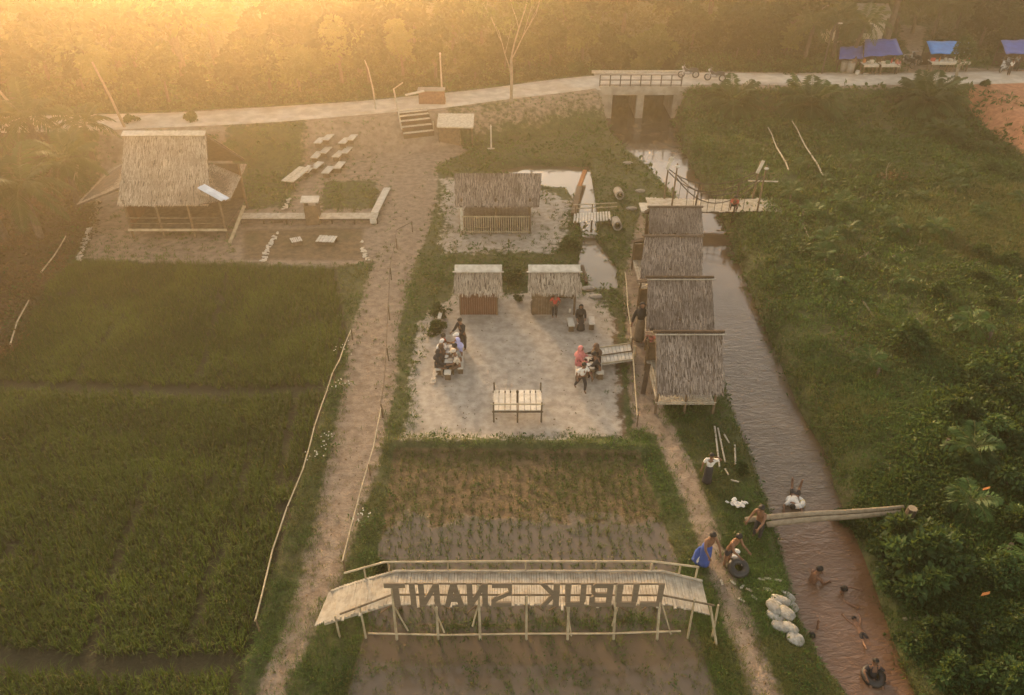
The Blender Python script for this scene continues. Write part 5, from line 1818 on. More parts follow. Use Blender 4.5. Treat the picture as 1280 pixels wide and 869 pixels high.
for i, (px_, py_, s_) in enumerate(shrub_px):
    o = take(i)
    put(o, on(px_, py_), rnd.uniform(0, 6), s_, f'leafy green shrub {where(px_, py_, seen)}', 'shrubs of the overgrown bank')
# bushes at the road edge and beside the kiosks
for i, (px_, py_, s_, lab) in enumerate([(985, 92, .9, 'bush at the far road edge beyond the second motorbike'), (940, 88, 1.0, 'dense bush across the road from the oil palm by the bridge'), (720, 92, .8, 'bush behind the road just before the bridge'),
                                         (1232, 108, .5, 'dark little bush on top of the red earth'), (550, 395, .75, 'tall ragged bush at the courtyard corner by the left table'), (546, 415, .5, 'low ragged bush next to the people at the left table'),
                                         (640, 350, .6, 'leafy bush between the two kiosks'), (648, 376, .4, 'white flecked low bush between the two kiosks'), (712, 312, .6, 'dark bush by the pond below the pavilion'),
                                         (290, 190, .8, 'dark bush with pale litter behind the hall roof'), (265, 178, .7, 'dark bush against the hall ridge end'), (240, 152, .6, 'spiky bush on the road edge above the hall'), (166, 154, .6, 'spiky bush on the road edge at the hall ridge'),
                                         (478, 712, .45, 'pale flecked plant at the corner of the sign bridge rail'), (878, 500, .5, 'dry tangled bush beside the front posts of the last hut'), (925, 590, .35, 'small leafy plant on the bank above the log crossing')]):
    o = copy_tree(shrubs[i % 3])
    put(o, on(px_, py_), rnd.uniform(0, 6), s_, lab, 'bushes around the site')
# flowering weeds by the fence
for i, (px_, py_, lab) in enumerate(((399, 577, 'white flowering weed on the fence midway down the wide path'), (410, 560, 'white flowering weed just up the path from the larger one'), (432, 445, 'pale flowering weed at the top of the path fence'),
                                     (459, 655, 'white flecked weed beside the fence near the sign bridge'), (426, 490, 'pale flowering weed below the top of the path fence'))):
    root = thing('flowering_weed', lab, 'weed', on(px_, py_), 0, 'flowering weeds by the path')
    q = np.random.RandomState(i)
    c = q.normal(0, 1, (40, 3)) * np.array([.2, .2, .1]) + np.array([0, 0, .25])
    quads_object('foliage', leaves(c, unit(q.normal(0, 1, c.shape)), np.full(40, .12), q), M['weed'], root, q.uniform(0, 1, 40), None)
    mb = MB()
    for j in range(14):
        mb.blob((q.normal(0, .17), q.normal(0, .17), .36 + q.uniform(-.06, .08)), (.022, .022, .015), 6, 4)
    mb.build('blossom', M['flower'], root)

# fallen branches, sticks and stakes
def branch(pts, r, lab, m='dead', name='dead_branch', z=0.06, twigs=3, cat='branch'):
    P_ = [on(*p) for p in pts]
    b0 = P_[0].copy()
    root = MB()
    Q = [p + Vector((0, 0, z)) for p in P_]
    root.tube(Q, r, r * .55, 6)
    for i in range(twigs):
        a = Q[0].lerp(Q[-1], rnd.uniform(.3, .9))
        root.tube([a, a + Vector((rnd.uniform(-.4, .4), rnd.uniform(-.3, .3), rnd.uniform(.05, .25)))], r * .4, r * .15, 5)
    return tag(root.build(name, M[m]), lab, cat)


branch([(1030, 328), (1062, 318)], .05, 'grey fallen branch, the one nearest the canal among the young palms')
branch([(1070, 328), (1082, 320), (1092, 313)], .09, 'thick grey fallen branch in the middle of the young palms')
branch([(1110, 326), (1135, 313), (1166, 300)], .06, 'long grey fallen branch reaching up towards the yellow grass')
branch([(1110, 335), (1132, 343)], .045, 'short pale branch just below the long fallen branch')
branch([(1078, 378), (1092, 398)], .05, 'pale pole lying below the branches, the longer of two', twigs=0)
branch([(1092, 380), (1108, 398)], .04, 'pale pole lying below the branches, the shorter of two', twigs=0)
branch([(1145, 400), (1155, 410)], .035, 'short stick on the bare patch of the far bank', twigs=0)
branch([(1195, 335), (1212, 338), (1222, 330)], .05, 'twisted branch under the yellow grass patch')
branch([(1138, 795), (1158, 778)], .05, 'bleached branch of the pile on the overgrown bank, leaning up')
branch([(1128, 776), (1158, 772)], .045, 'bleached branch of the pile on the overgrown bank, lying flat')
branch([(1164, 768), (1182, 780)], .045, 'bleached branch at the upper end of the pile on the overgrown bank')
branch([(1148, 790), (1180, 774)], .04, 'bleached branch crossing the pile on the overgrown bank')
branch([(1143, 818), (1165, 815)], .05, 'brown stick low on the overgrown bank by the water')
branch([(1000, 275), (1012, 300), (1018, 312)], .05, 'weathered pole lying below the rope footbridge end', twigs=0)
for i, (a, b_, lab) in enumerate((((893, 535), (899, 586), 'longest bamboo stick lying on the grass below the last hut'), ((897, 537), (906, 580), 'thin bamboo stick crossing the longest one on the grass'), ((905, 545), (911, 556), 'short bamboo stick above the others on the grass'),
                                  ((918, 558), (919, 583), 'straight bamboo stick set apart towards the water'), ((906, 588), (910, 596), 'short bamboo stick below the others on the grass'), ((913, 602), (923, 605), 'pale short stick beside the leafy plant on the bank'))):
    P_ = [on(*a) + Vector((0, 0, .06)), on(*b_) + Vector((0, 0, .08))]
    tag(MB().tube(P_, .03, .025, 6).build('bamboo_stick', M['bamboo']), lab, 'stick', 'bamboo sticks on the grass')
for a, b_, lab in (((1028, 222), (988, 160), 'long pale bamboo pole lying up the far bank, the brighter of two'), ((985, 215), (958, 168), 'long bamboo pole lying up the far bank, the fainter of two')):
    p, q_ = on(*a), on(*b_)
    pts = [p.lerp(q_, f_) + Vector((0.05 * math.sin(f_ * 9), 0, .12 + .3 * f_)) for f_ in np.linspace(0, 1, 7)]
    tag(MB().tube(pts, .045, .03, 6).build('bamboo_pole', M['bamboo']), lab, 'pole', 'poles lying on the far bank')
p = on(1115, 224)
root = thing('brush_heap', 'heap of reddish dry brush with a bare twig on the far bank', 'brush heap', p)
q = np.random.RandomState(4)
c = q.normal(0, 1, (160, 3)) * np.array([.42, .25, .08]) + np.array([0, 0, .16])
quads_object('dry_leaves', leaves(c, unit(q.normal(0, 1, c.shape)), np.full(160, .2), q), M['scrub'], root, q.uniform(.4, 1, 160), np.full(160, .9))
MB().tube([(-.3, 0, 0), (-.4, .1, .5), (-.35, .1, .9)], .03, .01).tube([(-.4, .1, .5), (-.15, .2, .8)], .015, .008).build('twig', M['dead'], root)
for (px_, py_), lab in (((1224, 626), 'orange withered leaf lying in the dark shrubs'), ((1222, 758), 'orange withered leaf lower down the overgrown bank')):
    p = on(px_, py_)
    o = MB().slab([p + Vector((-.08, -.02, .42)), p + Vector((.10, -.02, .5)), p + Vector((.14, .04, .52)), p + Vector((-.02, .05, .45))], .01).build('withered_leaf', M['cloth_orange'])
    tag(o, lab, 'leaf')

# poles and dead trunks by the road
def pole(p, top, r0, r1, name, lab, cat, m):
    return tag(MB().tube([p - Vector((0, 0, .2)), p.lerp(top, .5) + Vector((.02, 0, 0)), top], r0, r1, 7).build(name, m), lab, cat)


p = on(470, 138)
root = thing('bent_pole', 'pale bent bamboo pole standing at the roadside near the stairs', 'pole', p)
MB().tube([(0, 0, -.2), (-.05, 0, 1.3), (-.2, 0, 2.4), (-.36, 0, 2.9)], .055, .03, 7).build('shaft', M['bamboo'], root)
p = on(553, 124)
root = thing('flag_pole', 'straight pale pole rising behind the gate block', 'pole', p)
MB().tube([(0, 0, -.2), (0, 0, 2.7)], .06, .045, 7).build('shaft', M['bamboo'], root)
MB().blob((0, 0, 2.72), (.07, .07, .07)).build('finial', M['white_plank'], root)
p = on(614, 187)
root = thing('white_totem', 'slim white post with a cross foot on the grass beyond the pavilion', 'post', p)
MB().tube([(0, 0, 0), (0, 0, 1.35)], .055, .04, 7).build('shaft', M['white_plank'], root)
MB().bar((-.22, 0, .06), (.22, 0, .06), .08, .06).build('foot', M['white_plank'], root)
MB().tube([(0, 0, 1.35), (0, 0, 1.5)], .06, .01, 7).build('cap', M['white_plank'], root)
p = on(157, 160)
pole(p, p + Vector((-.75, 0, 3.6)), .08, .05, 'dead_tree', 'bare leaning trunk standing by the road behind the hall ridge', 'dead tree', M['bark_pale'])
p = on(48, 172)
pole(p, p + Vector((-1.6, 0, 3.4)), .10, .06, 'dead_tree', 'bare leaning trunk among the hazy palms', 'dead tree', M['bark_pale'])
p = on(92, 232)
pole(p, p + Vector((.55, .2, 1.25)), .09, .07, 'dead_tree', 'short broken trunk leaning beside the hall side roof', 'dead tree', M['bark_pale'])
p = on(1027, 93, 1.5)
root = thing('street_lamp', 'thin street lamp with a white head at the edge of the road', 'street lamp', p)
MB().tube([(0, 0, -.1), (0.02, 0, 2.6), (0.14, 0, 3.15), (.34, 0, 3.28)], .05, .03, 7).build('pole', M['rail_metal'], root)
MB().blob((.46, 0, 3.27), (.18, .09, .05)).build('lamp_head', M['white_plank'], root)

# ------------------------------------------------------------------ house behind the palms, stalls
p = Vector((at_Y(1066, 63, 2.5), 63.0, 1.45))
root = thing('roadside_house', 'house with a long pale metal roof almost hidden by the palms', 'house', p)
MB().box((0, 0, 1.0), (4.0, 2.2, 2.0)).build('wall', M['pale_sheet'], root)
mb = MB().slab([(-2.3, -1.5, 2.0), (2.3, -1.5, 2.0), (2.3, 0, 2.75), (-2.3, 0, 2.75)], .05)
mb.slab([(-2.3, 0.003, 2.75), (2.3, 0.003, 2.75), (2.3, 1.5, 2.0), (-2.3, 1.5, 2.0)], .05)
mb.build('roof', M['concrete'], root)
MB().box((-.9, -1.12, .85), (.8, .06, 1.7)).build('door', M['wood'], root)
w_ = MB().box((.7, -1.12, 1.15), (.9, .06, .8)).build('window', M['white_plank'], root)
MB().box((.7, -1.16, 1.15), (.75, .03, .65)).build('pane', M['bike_black'], w_)


def stall(name, label, bl_, br_, fr_, fl_, m, px_posts):
    ctr = (bl_ + br_ + fr_ + fl_) / 4
    base = Vector((ctr.x, ctr.y, gz(ctr.x, ctr.y)))
    root = thing(name, label, 'stall', base, 0, 'blue roofed stalls along the road')
    mb = MB()
    n_ = 8
    vs = []
    for k_ in range(2):
        for i in range(n_ + 1):
            for j in range(n_ + 1):
                u_, v_ = i / n_, j / n_
                p_ = bl_.lerp(br_, u_).lerp(fl_.lerp(fr_, u_), v_)
                vs.append(p_ + Vector((0, 0, -.10 * math.sin(math.pi * u_) * math.sin(math.pi * v_) + .03 * math.sin(u_ * 14 + v_ * 5) - .02 * k_)))
    fs = []
    m_ = n_ + 1
    for i in range(n_):
        for j in range(n_):
            a = i * m_ + j
            fs.append((a, a + 1, a + m_ + 1, a + m_))
            b_ = a + m_ * m_
            fs.append((b_, b_ + m_, b_ + m_ + 1, b_ + 1))
    rim = [i * m_ for i in range(n_)] + [n_ * m_ + j for j in range(n_)] + [(n_ - i) * m_ + n_ for i in range(n_)] + [n_ - j for j in range(n_)]
    for a, b_ in zip(rim, rim[1:] + rim[:1]):
        fs.append((a, b_, b_ + m_ * m_, a + m_ * m_))
    mb.add(vs, fs)
    mb.build('tarpaulin', m, root, True, off=base)
    for c_ in (bl_, br_, fr_, fl_, fl_.lerp(fr_, .5), bl_.lerp(br_, .5)):
        one('post', MB().tube([(c_.x, c_.y, gz(c_.x, c_.y) - .1), (c_.x, c_.y, c_.z - .16)], .045, .04, 6), M['wood_dark'], root, base)
    one('back_wall', MB().slab([Vector((bl_.x, bl_.y + .05, base.z)), Vector((br_.x, br_.y + .05, base.z)), Vector((br_.x, br_.y + .08, base.z + .85)), Vector((bl_.x, bl_.y + .08, base.z + .85))], .04), M['wood_dark'], root, base)
    return root, base


zt = 1.5
Yf_, Yb_ = 53.6, 55.6
P3 = lambda px_, Yw, z: Vector((at_Y(px_, Yw, z), Yw, z))
stall('market_stall', 'roadside stall under a taut royal blue tarpaulin with goods on tables', P3(1081, Yb_, 3.25), P3(1120, Yb_, 3.3), P3(1129, Yf_, 2.75), P3(1080, Yf_, 2.6), M['tarp'], None)
stall('market_stall', 'low shaded stall end with a dull blue sheet under the palms', P3(1050, Yb_, 2.75), P3(1079, Yb_, 2.85), P3(1079, Yf_ + .2, 2.45), P3(1049, Yf_ + .2, 2.4), M['tarp'], None)
stall('market_stall', 'roadside stall under a bright sky blue tarpaulin behind the slender tree', P3(1158, Yb_ + .2, 3.1), P3(1212, Yb_ + .2, 3.1), P3(1214, Yf_ + .6, 2.65), P3(1164, Yf_ + .6, 2.65), M['tarp_bright'], None)
stall('market_stall', 'roadside stall under a dark blue tarpaulin by the parked motorbike', P3(1251, Yb_, 3.2), P3(1300, Yb_, 3.25), P3(1300, Yf_ + .2, 2.75), P3(1258, Yf_ + .2, 2.75), M['tarp'], None)


def market_table(px_, Yw, w_, label, cloth='white_plank'):
    x_ = at_Y(px_, Yw, 2.2)
    b_ = Vector((x_, Yw, gz(x_, Yw)))
    root = thing('stall_table', label, 'table', b_, 0, 'tables of the roadside stalls')
    MB().box((0, 0, .68), (w_, .7, .05)).build('tabletop', M[cloth], root)
    MB().box((0, -.36, .6), (w_, .03, .12)).build('apron', M['pale_sheet'], root)
    for sx in (-1, 1):
        for sy in (-1, 1):
            MB().box((sx * (w_ / 2 - .08), sy * .28, .32), (.06, .06, .66)).build('leg', M['wood'], root)
    return b_


tabs = [(1087, 53.2, 1.0, 'short goods table at the palm end of the royal blue stall'), (1111, 53.2, 1.25, 'long white goods table under the royal blue stall'), (1176, 53.9, 1.5, 'long bench table under the bright sky blue stall'), (1200, 54.0, 1.1, 'table behind the slender tree under the bright sky blue stall')]
goods = ['jar', 'basket', 'carton', 'bottle']
gi = 0
for (px_, Yw, w_, lab) in tabs:
    b_ = market_table(px_, Yw, w_, lab)
    for j in range(4):
        xo = -w_ / 2 + .15 + j * (w_ - .3) / 3
        kd = goods[(gi + j) % 4]
        mb = MB()
        if kd == 'jar':
            mb.tube([(0, 0, 0), (0, 0, .2), (0, 0, .24)], [.1, .1, .07], n=10)
        elif kd == 'basket':
            mb.tube([(0, 0, 0), (0, 0, .14)], [.1, .16], n=10)
        elif kd == 'carton':
            mb.box((0, 0, .1), (.24, .2, .2))
        else:
            mb.tube([(0, 0, 0), (0, 0, .2), (0, 0, .26), (0, 0, .32)], [.05, .05, .02, .02], n=8)
        o = mb.build('stall_' + kd, M[['cloth_orange', 'bamboo', 'cloth_cream', 'cloth_green', 'cloth_red'][(gi * 2 + j) % 5]])
        o.location = (b_.x + xo, b_.y + rnd.uniform(-.15, .15), b_.z + .705)
        tag(o, f'{kd} on the {lab.split(" under ")[0].split(" at the ")[0].split(" behind ")[0]}, {ORD[j + 1]} along {["the palm end", "the royal blue stall", "the sky blue stall", "behind the slender tree"][tabs.index((px_, Yw, w_, lab))]}', kd, 'goods on the stall tables')
    gi += 1
for (px_, py_), nm, lab, m_ in (((1054, 90), 'grey_drum', 'grey water drum at the palm end of the stalls', 'concrete'), ((1062, 91), 'grey_drum', 'grey water drum next to the white bucket', 'concrete'), ((1071, 94), 'white_bucket', 'white bucket on the verge before the royal blue stall', 'white_plank'),
                                ((1082, 95), 'white_basin', 'white basin on the verge before the royal blue stall', 'white_plank'), ((1122, 88), 'white_bucket', 'white bucket at the corner post of the royal blue stall', 'white_plank')):
    p = on(px_, py_, 1.5)
    h_ = .7 if 'drum' in nm else (.3 if 'bucket' in nm else .14)
    r_ = .26 if 'drum' in nm else (.14 if 'bucket' in nm else .2)
    root = thing(nm, lab, nm.split('_')[1], p)
    MB().tube([(0, 0, 0), (0, 0, h_ * .3), (0, 0, h_ * .34), (0, 0, h_ * .94), (0, 0, h_)], [r_ * .85, r_ * .93, r_ * .97, r_, r_ * 1.04], n=14).build('body', M[m_], root)
    MB().torus((0, 0, h_), r_ * 1.02, .015, 16, 5).build('rim', M['rail_metal'], root)


# ------------------------------------------------------------------ motorbikes
def make_bike(label):
    root = thing('motorbike', label, 'motorbike')
    for x_ in (-.6, .62):
        w_ = MB().torus((0, 0, 0), .25, .055, 22, 8, Matrix.Rotation(R(90), 3, 'X')).build('wheel', M['rubber'], root, True)
        w_.location = (x_, 0, .3)
        rm = MB().torus((0, 0, 0), .20, .018, 20, 6, Matrix.Rotation(R(90), 3, 'X'))
        for j in range(6):
            a = j * math.pi / 3
            rm.bar((0, 0, 0), (.2 * math.cos(a), 0, .2 * math.sin(a)), .025, .02)
        rm.tube([(0, -.05, 0), (0, .05, 0)], .04, n=8)
        rm.build('rim', M['chrome'], w_)
    MB().blob((0.08, 0, .45), (.36, .14, .16), 12, 8, 0, None, .8).build('engine', M['chrome'], root, True)
    MB().add([(-.75, -.09, .62), (-.2, -.13, .5), (.2, -.12, .42), (.5, -.1, .78), (.52, -.06, .95), (.1, -.1, .72), (-.75, -.07, .78),
              (-.75, .09, .62), (-.2, .13, .5), (.2, .12, .42), (.5, .1, .78), (.52, .06, .95), (.1, .1, .72), (-.75, .07, .78)],
             [(0, 1, 5, 6), (1, 2, 5), (2, 3, 4, 5), (13, 12, 8, 7), (12, 9, 8), (12, 11, 10, 9), (0, 7, 8, 1), (1, 8, 9, 2), (2, 9, 10, 3), (3, 10, 11, 4), (4, 11, 12, 5), (5, 12, 13, 6), (6, 13, 7, 0)]).build('body', M['bike_black'], root)
    MB().box((-.38, 0, .80), (.72, .24, .09), taper=.8).build('seat', M['rubber'], root, bevel=.03)
    MB().tube([(.62, -.09, .3), (.48, -.08, .85)], .025).tube([(.62, .09, .3), (.48, .08, .85)], .025).tube([(.48, -.08, .85), (.48, .08, .85)], .025).build('fork', M['chrome'], root)
    MB().tube([(.36, -.34, .98), (.47, -.12, 1.0), (.47, .12, 1.0), (.36, .34, .98)], .02).build('handlebar', M['chrome'], root)
    MB().blob((.56, 0, .88), (.09, .11, .10), 10, 8).build('headlight', M['bike_white'], root, True)
    MB().box((.48, 0, .55), (.06, .34, .36), Matrix.Rotation(-.25, 3, 'Y')).build('leg_shield', M['bike_white'], root, bevel=.02)
    MB().bar((.42, 0, .62), (.84, 0, .58), .13, .03).build('front_mudguard', M['bike_white'], root)
    MB().bar((-.5, 0, .68), (-.92, 0, .52), .13, .03).build('rear_mudguard', M['bike_black'], root)
    MB().tube([(-.1, -.13, .32), (-.75, -.17, .40)], .045, .055, 8).build('exhaust', M['chrome'], root)
    for sy in (-1, 1):
        MB().tube([(.46, sy * .14, 1.0), (.44, sy * .22, 1.16)], .009).blob((.44, sy * .24, 1.19), (.02, .07, .05)).build('mirror', M['bike_black'], root)
    MB().tube([(0, .1, .3), (.05, .28, .02)], .015).build('kickstand', M['chrome'], root)
    return root


bike = make_bike('motorbike parked on the road at the end of the bridge railing')
for i, (px_, py_, rz, lab) in enumerate(((860, 99, 175, 'motorbike parked on the road at the end of the bridge railing'), (893, 103, 160, 'motorbike half hidden by the bush past the bridge'), (1254, 91, 215, 'motorbike with a pale front parked before the dark blue stall'),
                                         (1133, 84, 110, 'dark motorbike standing on the dirt lot between the stalls'), (1143, 80, 100, 'dark motorbike behind the other one on the dirt lot'), (1262, 86, 200, 'motorbike tucked in just behind the pale fronted one'))):
    o = bike if i == 0 else copy_tree(bike)
    p = on(px_, py_, 1.55)
    z = ROAD_Z + 0.045 if dist_line(np.array([p.x]), np.array([p.y]), road_line)[0] < 1.3 else p.z
    put(o, (p.x, p.y, z), R(rz), 0.78, lab, 'parked motorbikes')

# ------------------------------------------------------------------ tyres and rings
p = on(922, 714)
root = thing('inner_tube', 'big black inner tube lying on the bank near the shirtless boys', 'inner tube', p + Vector((0, 0, .13)))
MB().torus((0, 0, 0), .185, .095, 30, 14, Matrix.Rotation(R(18), 3, 'X')).build('tube', M['rubber'], root, True)
MB().tube([(.09, .02, .05), (.07, .02, .09)], .012).build('valve', M['chrome'], root)
p = G(1091, 847, WATER_Z)
root = thing('inner_tube', 'black inner tube floating on the canal with a swimmer inside', 'inner tube', p + Vector((0, 0, .05)))
MB().torus((0, 0, 0), .195, .085, 30, 14, Matrix.Rotation(R(8), 3, 'X')).build('tube', M['rubber'], root, True)
MB().tube([(.10, .05, .05), (.08, .05, .09)], .012).build('valve', M['chrome'], root)
p = G(994, 629, WATER_Z)
root = thing('swim_ring', 'white swim ring with a yellow patch floating above the log crossing', 'swim ring', p + Vector((0, 0, .05)))
MB().torus((0, 0, 0), .20, .08, 28, 12, Matrix.Rotation(R(-8), 3, 'X')).build('ring', M['cloth_white'], root, True)
MB().torus((0.0, 0, 0.004), .20, .082, 28, 12, Matrix.Rotation(R(-8), 3, 'X'))
mb = MB()
for i in range(5):
    a0 = -.9 + i * .2
    a1 = a0 + .2
    vs = []
    for a in (a0, a1):
        for j in range(8):
            b_ = 2 * math.pi * j / 8
            vs.append(Vector(((.20 + .085 * math.cos(b_)) * math.cos(a), (.20 + .085 * math.cos(b_)) * math.sin(a), .085 * math.sin(b_))))
    mb.add(vs, [(j, (j + 1) % 8, 8 + (j + 1) % 8, 8 + j) for j in range(8)])
mb.build('yellow_patch', M['cloth_yellow'], root, True)

# sandals and litter by the bathers
q = random.Random(31)
sand_px = [(902, 729), (916, 729), (928, 734), (936, 738), (927, 751), (943, 748), (952, 725), (959, 724), (962, 738), (972, 726), (978, 740), (958, 738)]
slab_ = ['nearest the end of the sign bridge', 'just below the inner tube', 'below and right of the inner tube', 'midway between the inner tube and the sandbags', 'lying lowest on the trail', 'in the bare earth above the sandbags',
         'uppermost on the bare bank', 'touching the uppermost one on the bank', 'close above the first sandbag', 'close to the water above the sandbags', 'right at the waterline by the sandbags', 'between the bank and the first sandbag']
for i, (px_, py_) in enumerate(sand_px):
    p = on(px_, py_)
    root = thing('sandal', f'pale sandal left on the bank, {slab_[i]}', 'sandal', p + Vector((0, 0, .015)), q.uniform(0, 6), 'sandals left on the canal bank')
    root.scale = (.7, .7, .7)
    MB().add([(x_, y_, z_) for z_ in (0, .03) for x_, y_ in ((-.04, -.11), (.035, -.11), (.045, .02), (.05, .10), (.0, .14), (-.05, .09), (-.035, 0))],
             [tuple(range(6, -1, -1)), tuple(range(7, 14))] + [(j, (j + 1) % 7, 7 + (j + 1) % 7, 7 + j) for j in range(7)]).build('sole', M['white_plank' if i % 3 else 'cloth_cream'], root)
    MB().tube([(-.045, 0, .03), (0, .07, .065), (.045, 0, .03)], .008, n=5).build('strap', M['cloth_grey'], root)
for i, (px_, py_, lab) in enumerate(((745, 372, 'flat pale stone at the foot of the pond'), (736, 362, 'small pale stone between the kiosk and the pond'), (800, 240, 'pale rock on the bank before the rope footbridge'), (790, 262, 'pale rock beside the trail head'), (785, 205, 'pale rock on the bank below the road bridge'))):
    p = on(px_, py_)
    o = MB().blob((0, 0, 0), (.28, .18, .09), 10, 7, .12).build('stone', M['concrete'])
    o.location = p + Vector((0, 0, .05))
    tag(o, lab, 'stone', 'stones by the water')

# ------------------------------------------------------------------ tables and benches of the courtyard
def small_table(px_, py_, w_, l_, rz, label, h=.5, top='white_plank'):
    p = on(px_, py_)
    root = thing('picnic_table', label, 'table', p, rz)
    MB().box((0, 0, h), (w_, l_, .04)).build('tabletop', M[top], root, bevel=.01)
    for sx in (-1, 1):
        for sy in (-1, 1):
            MB().box((sx * (w_ / 2 - .06), sy * (l_ / 2 - .08), h / 2), (.05, .05, h)).build('leg', M['wood'], root)
    return p, h


def white_bench(px_, py_, w_, l_, rz, label, h=.3, name='plank_bench'):
    p = on(px_, py_)
    root = thing(name, label, 'bench', p, rz, 'white benches of the courtyard')
    MB().box((0, 0, h), (w_, l_, .05)).build('seat', M['white_plank'], root, bevel=.008)
    for sy in (-1, 1):
        MB().box((0, sy * (l_ / 2 - .1), h / 2 - .01), (w_ * .8, .06, h - .03)).build('leg', M['wood'], root)
    return p


white_bench(713, 411, .24, .58, R(4), 'white bench with a small thing on it, nearest the middle of the courtyard')
white_bench(725, 408, .26, .58, 0, 'white bench under the person in black near the open kiosk')
white_bench(739, 409, .22, .56, R(-3), 'empty white bench nearest the pond ditch')
white_bench(750, 474, .22, .22, 0, 'square white stool at the near end of the table by the ditch bridge', .3, 'square_stool')
white_bench(560, 474, .24, .26, 0, 'square white stool at the near end of the crowded table', .3, 'square_stool')
white_bench(551, 400, .14, .8, R(-3), 'pale upright plank bench by the ragged bush', .3)
o = MB().tube([(0, 0, 0), (0, 0, .12), (0, 0, .16)], [.05, .055, .03], n=9).build('drink_jar', M['cloth_cream'])
o.location = on(712, 400) + Vector((0, 0.05, .325))
tag(o, 'small cream jar standing on the white bench', 'jar')
tA = small_table(562, 458, .40, 1.15, R(3), 'long crowded table with white cloths, people on both sides', .5, 'wood')
tB = small_table(736, 469, .34, .85, R(-4), 'table covered with dishes beside the woman in pink', .5, 'wood')
q = random.Random(17)


def dish(p, kd, label, mt):
    mb = MB()
    if kd == 'plate':
        mb.tube([(0, 0, 0), (0, 0, .012), (0, 0, .03)], [.05, .075, .095], n=14)
    elif kd == 'bowl':
        mb.tube([(0, 0, 0), (0, 0, .03), (0, 0, .07)], [.035, .065, .085], n=14)
    else:
        mb.tube([(0, 0, 0), (0, 0, .12)], [.03, .04], n=10)
    o = mb.build(kd, M[mt])
    o.location = p
    tag(o, label, kd, 'dishes on the courtyard tables')


for (tp, h), nm, offs in ((tA, 'crowded table', [(-.08, .42, 'plate'), (.08, .30, 'bowl'), (-.06, .12, 'plate'), (.07, .0, 'cup'), (-.08, -.2, 'bowl'), (.06, -.36, 'plate')]),
                          (tB, 'table by the woman in pink', [(-.06, .3, 'plate'), (.07, .2, 'bowl'), (-.05, .08, 'cup'), (.06, -.04, 'plate'), (-.06, -.16, 'bowl'), (.05, -.3, 'plate')])):
    for j, (a, b_, kd) in enumerate(offs):
        dish(tp + Vector((a, b_, h + .022)), kd, f'pale {kd} on the {nm}, {ORD[j + 1]} from its far end', ['cloth_white', 'cloth_cream'][j % 2])
for j, (tp, h, dx, dy, lab) in enumerate(((tA[0], tA[1], 0, .42, 'white cloth on the far end of the crowded table'), (tA[0], tA[1], .02, -.36, 'white cloth on the near end of the crowded table'))):
    c_ = tp + Vector((dx, dy, h + .0235))
    mb = MB()
    n_ = 6
    vs = [c_ + Vector(((i / n_ - .5) * .28, (k_ / n_ - .5) * .3, .004 * math.sin(i * 2.1 + k_ * 1.3) + .004)) for i in range(n_ + 1) for k_ in range(n_ + 1)]
    fs = [(i * (n_ + 1) + k_, i * (n_ + 1) + k_ + 1, (i + 1) * (n_ + 1) + k_ + 1, (i + 1) * (n_ + 1) + k_) for i in range(n_) for k_ in range(n_)]
    tag(mb.add(vs, fs).build('table_cloth', M['cloth_white']), lab, 'cloth')
strip_heap('cloth_pile', [(545, 462), (541, 480)], .03, 9, M['cloth_cream'], 'pale cloth trailing on the sand beside the crowded table', 'cloth')
o = MB().tube([(0, 0, 0), (0, 0, .5), (0, 0, .55)], [.14, .16, .12], n=12).build('dark_bin', M['rail_metal'])
o.location = on(668, 391)
tag(o, 'dark bin at the side of the open kiosk', 'bin')

# ------------------------------------------------------------------ people
JOBS = []          # (temporary object, finish function): all skins are grown in one pass at the end


def skin_job(verts, edges, radii, done, subd=1):
    me = bpy.data.meshes.new('growth')
    me.from_pydata([tuple(v) for v in verts], edges, [])
    o = bpy.data.objects.new('growth', me)
    COL.objects.link(o)
    m = o.modifiers.new('s', 'SKIN')
    m.use_smooth_shade = True
    sv = me.skin_vertices[0].data
    for i, r in enumerate(radii):
        sv[i].radius = (r, r) if not isinstance(r, tuple) else r
        sv[i].use_root = (i == 0)
    if subd:
        s = o.modifiers.new('d', 'SUBSURF')
        s.levels = s.render_levels = subd
    JOBS.append((o, done))


def V3(*a):
    return Vector(a)


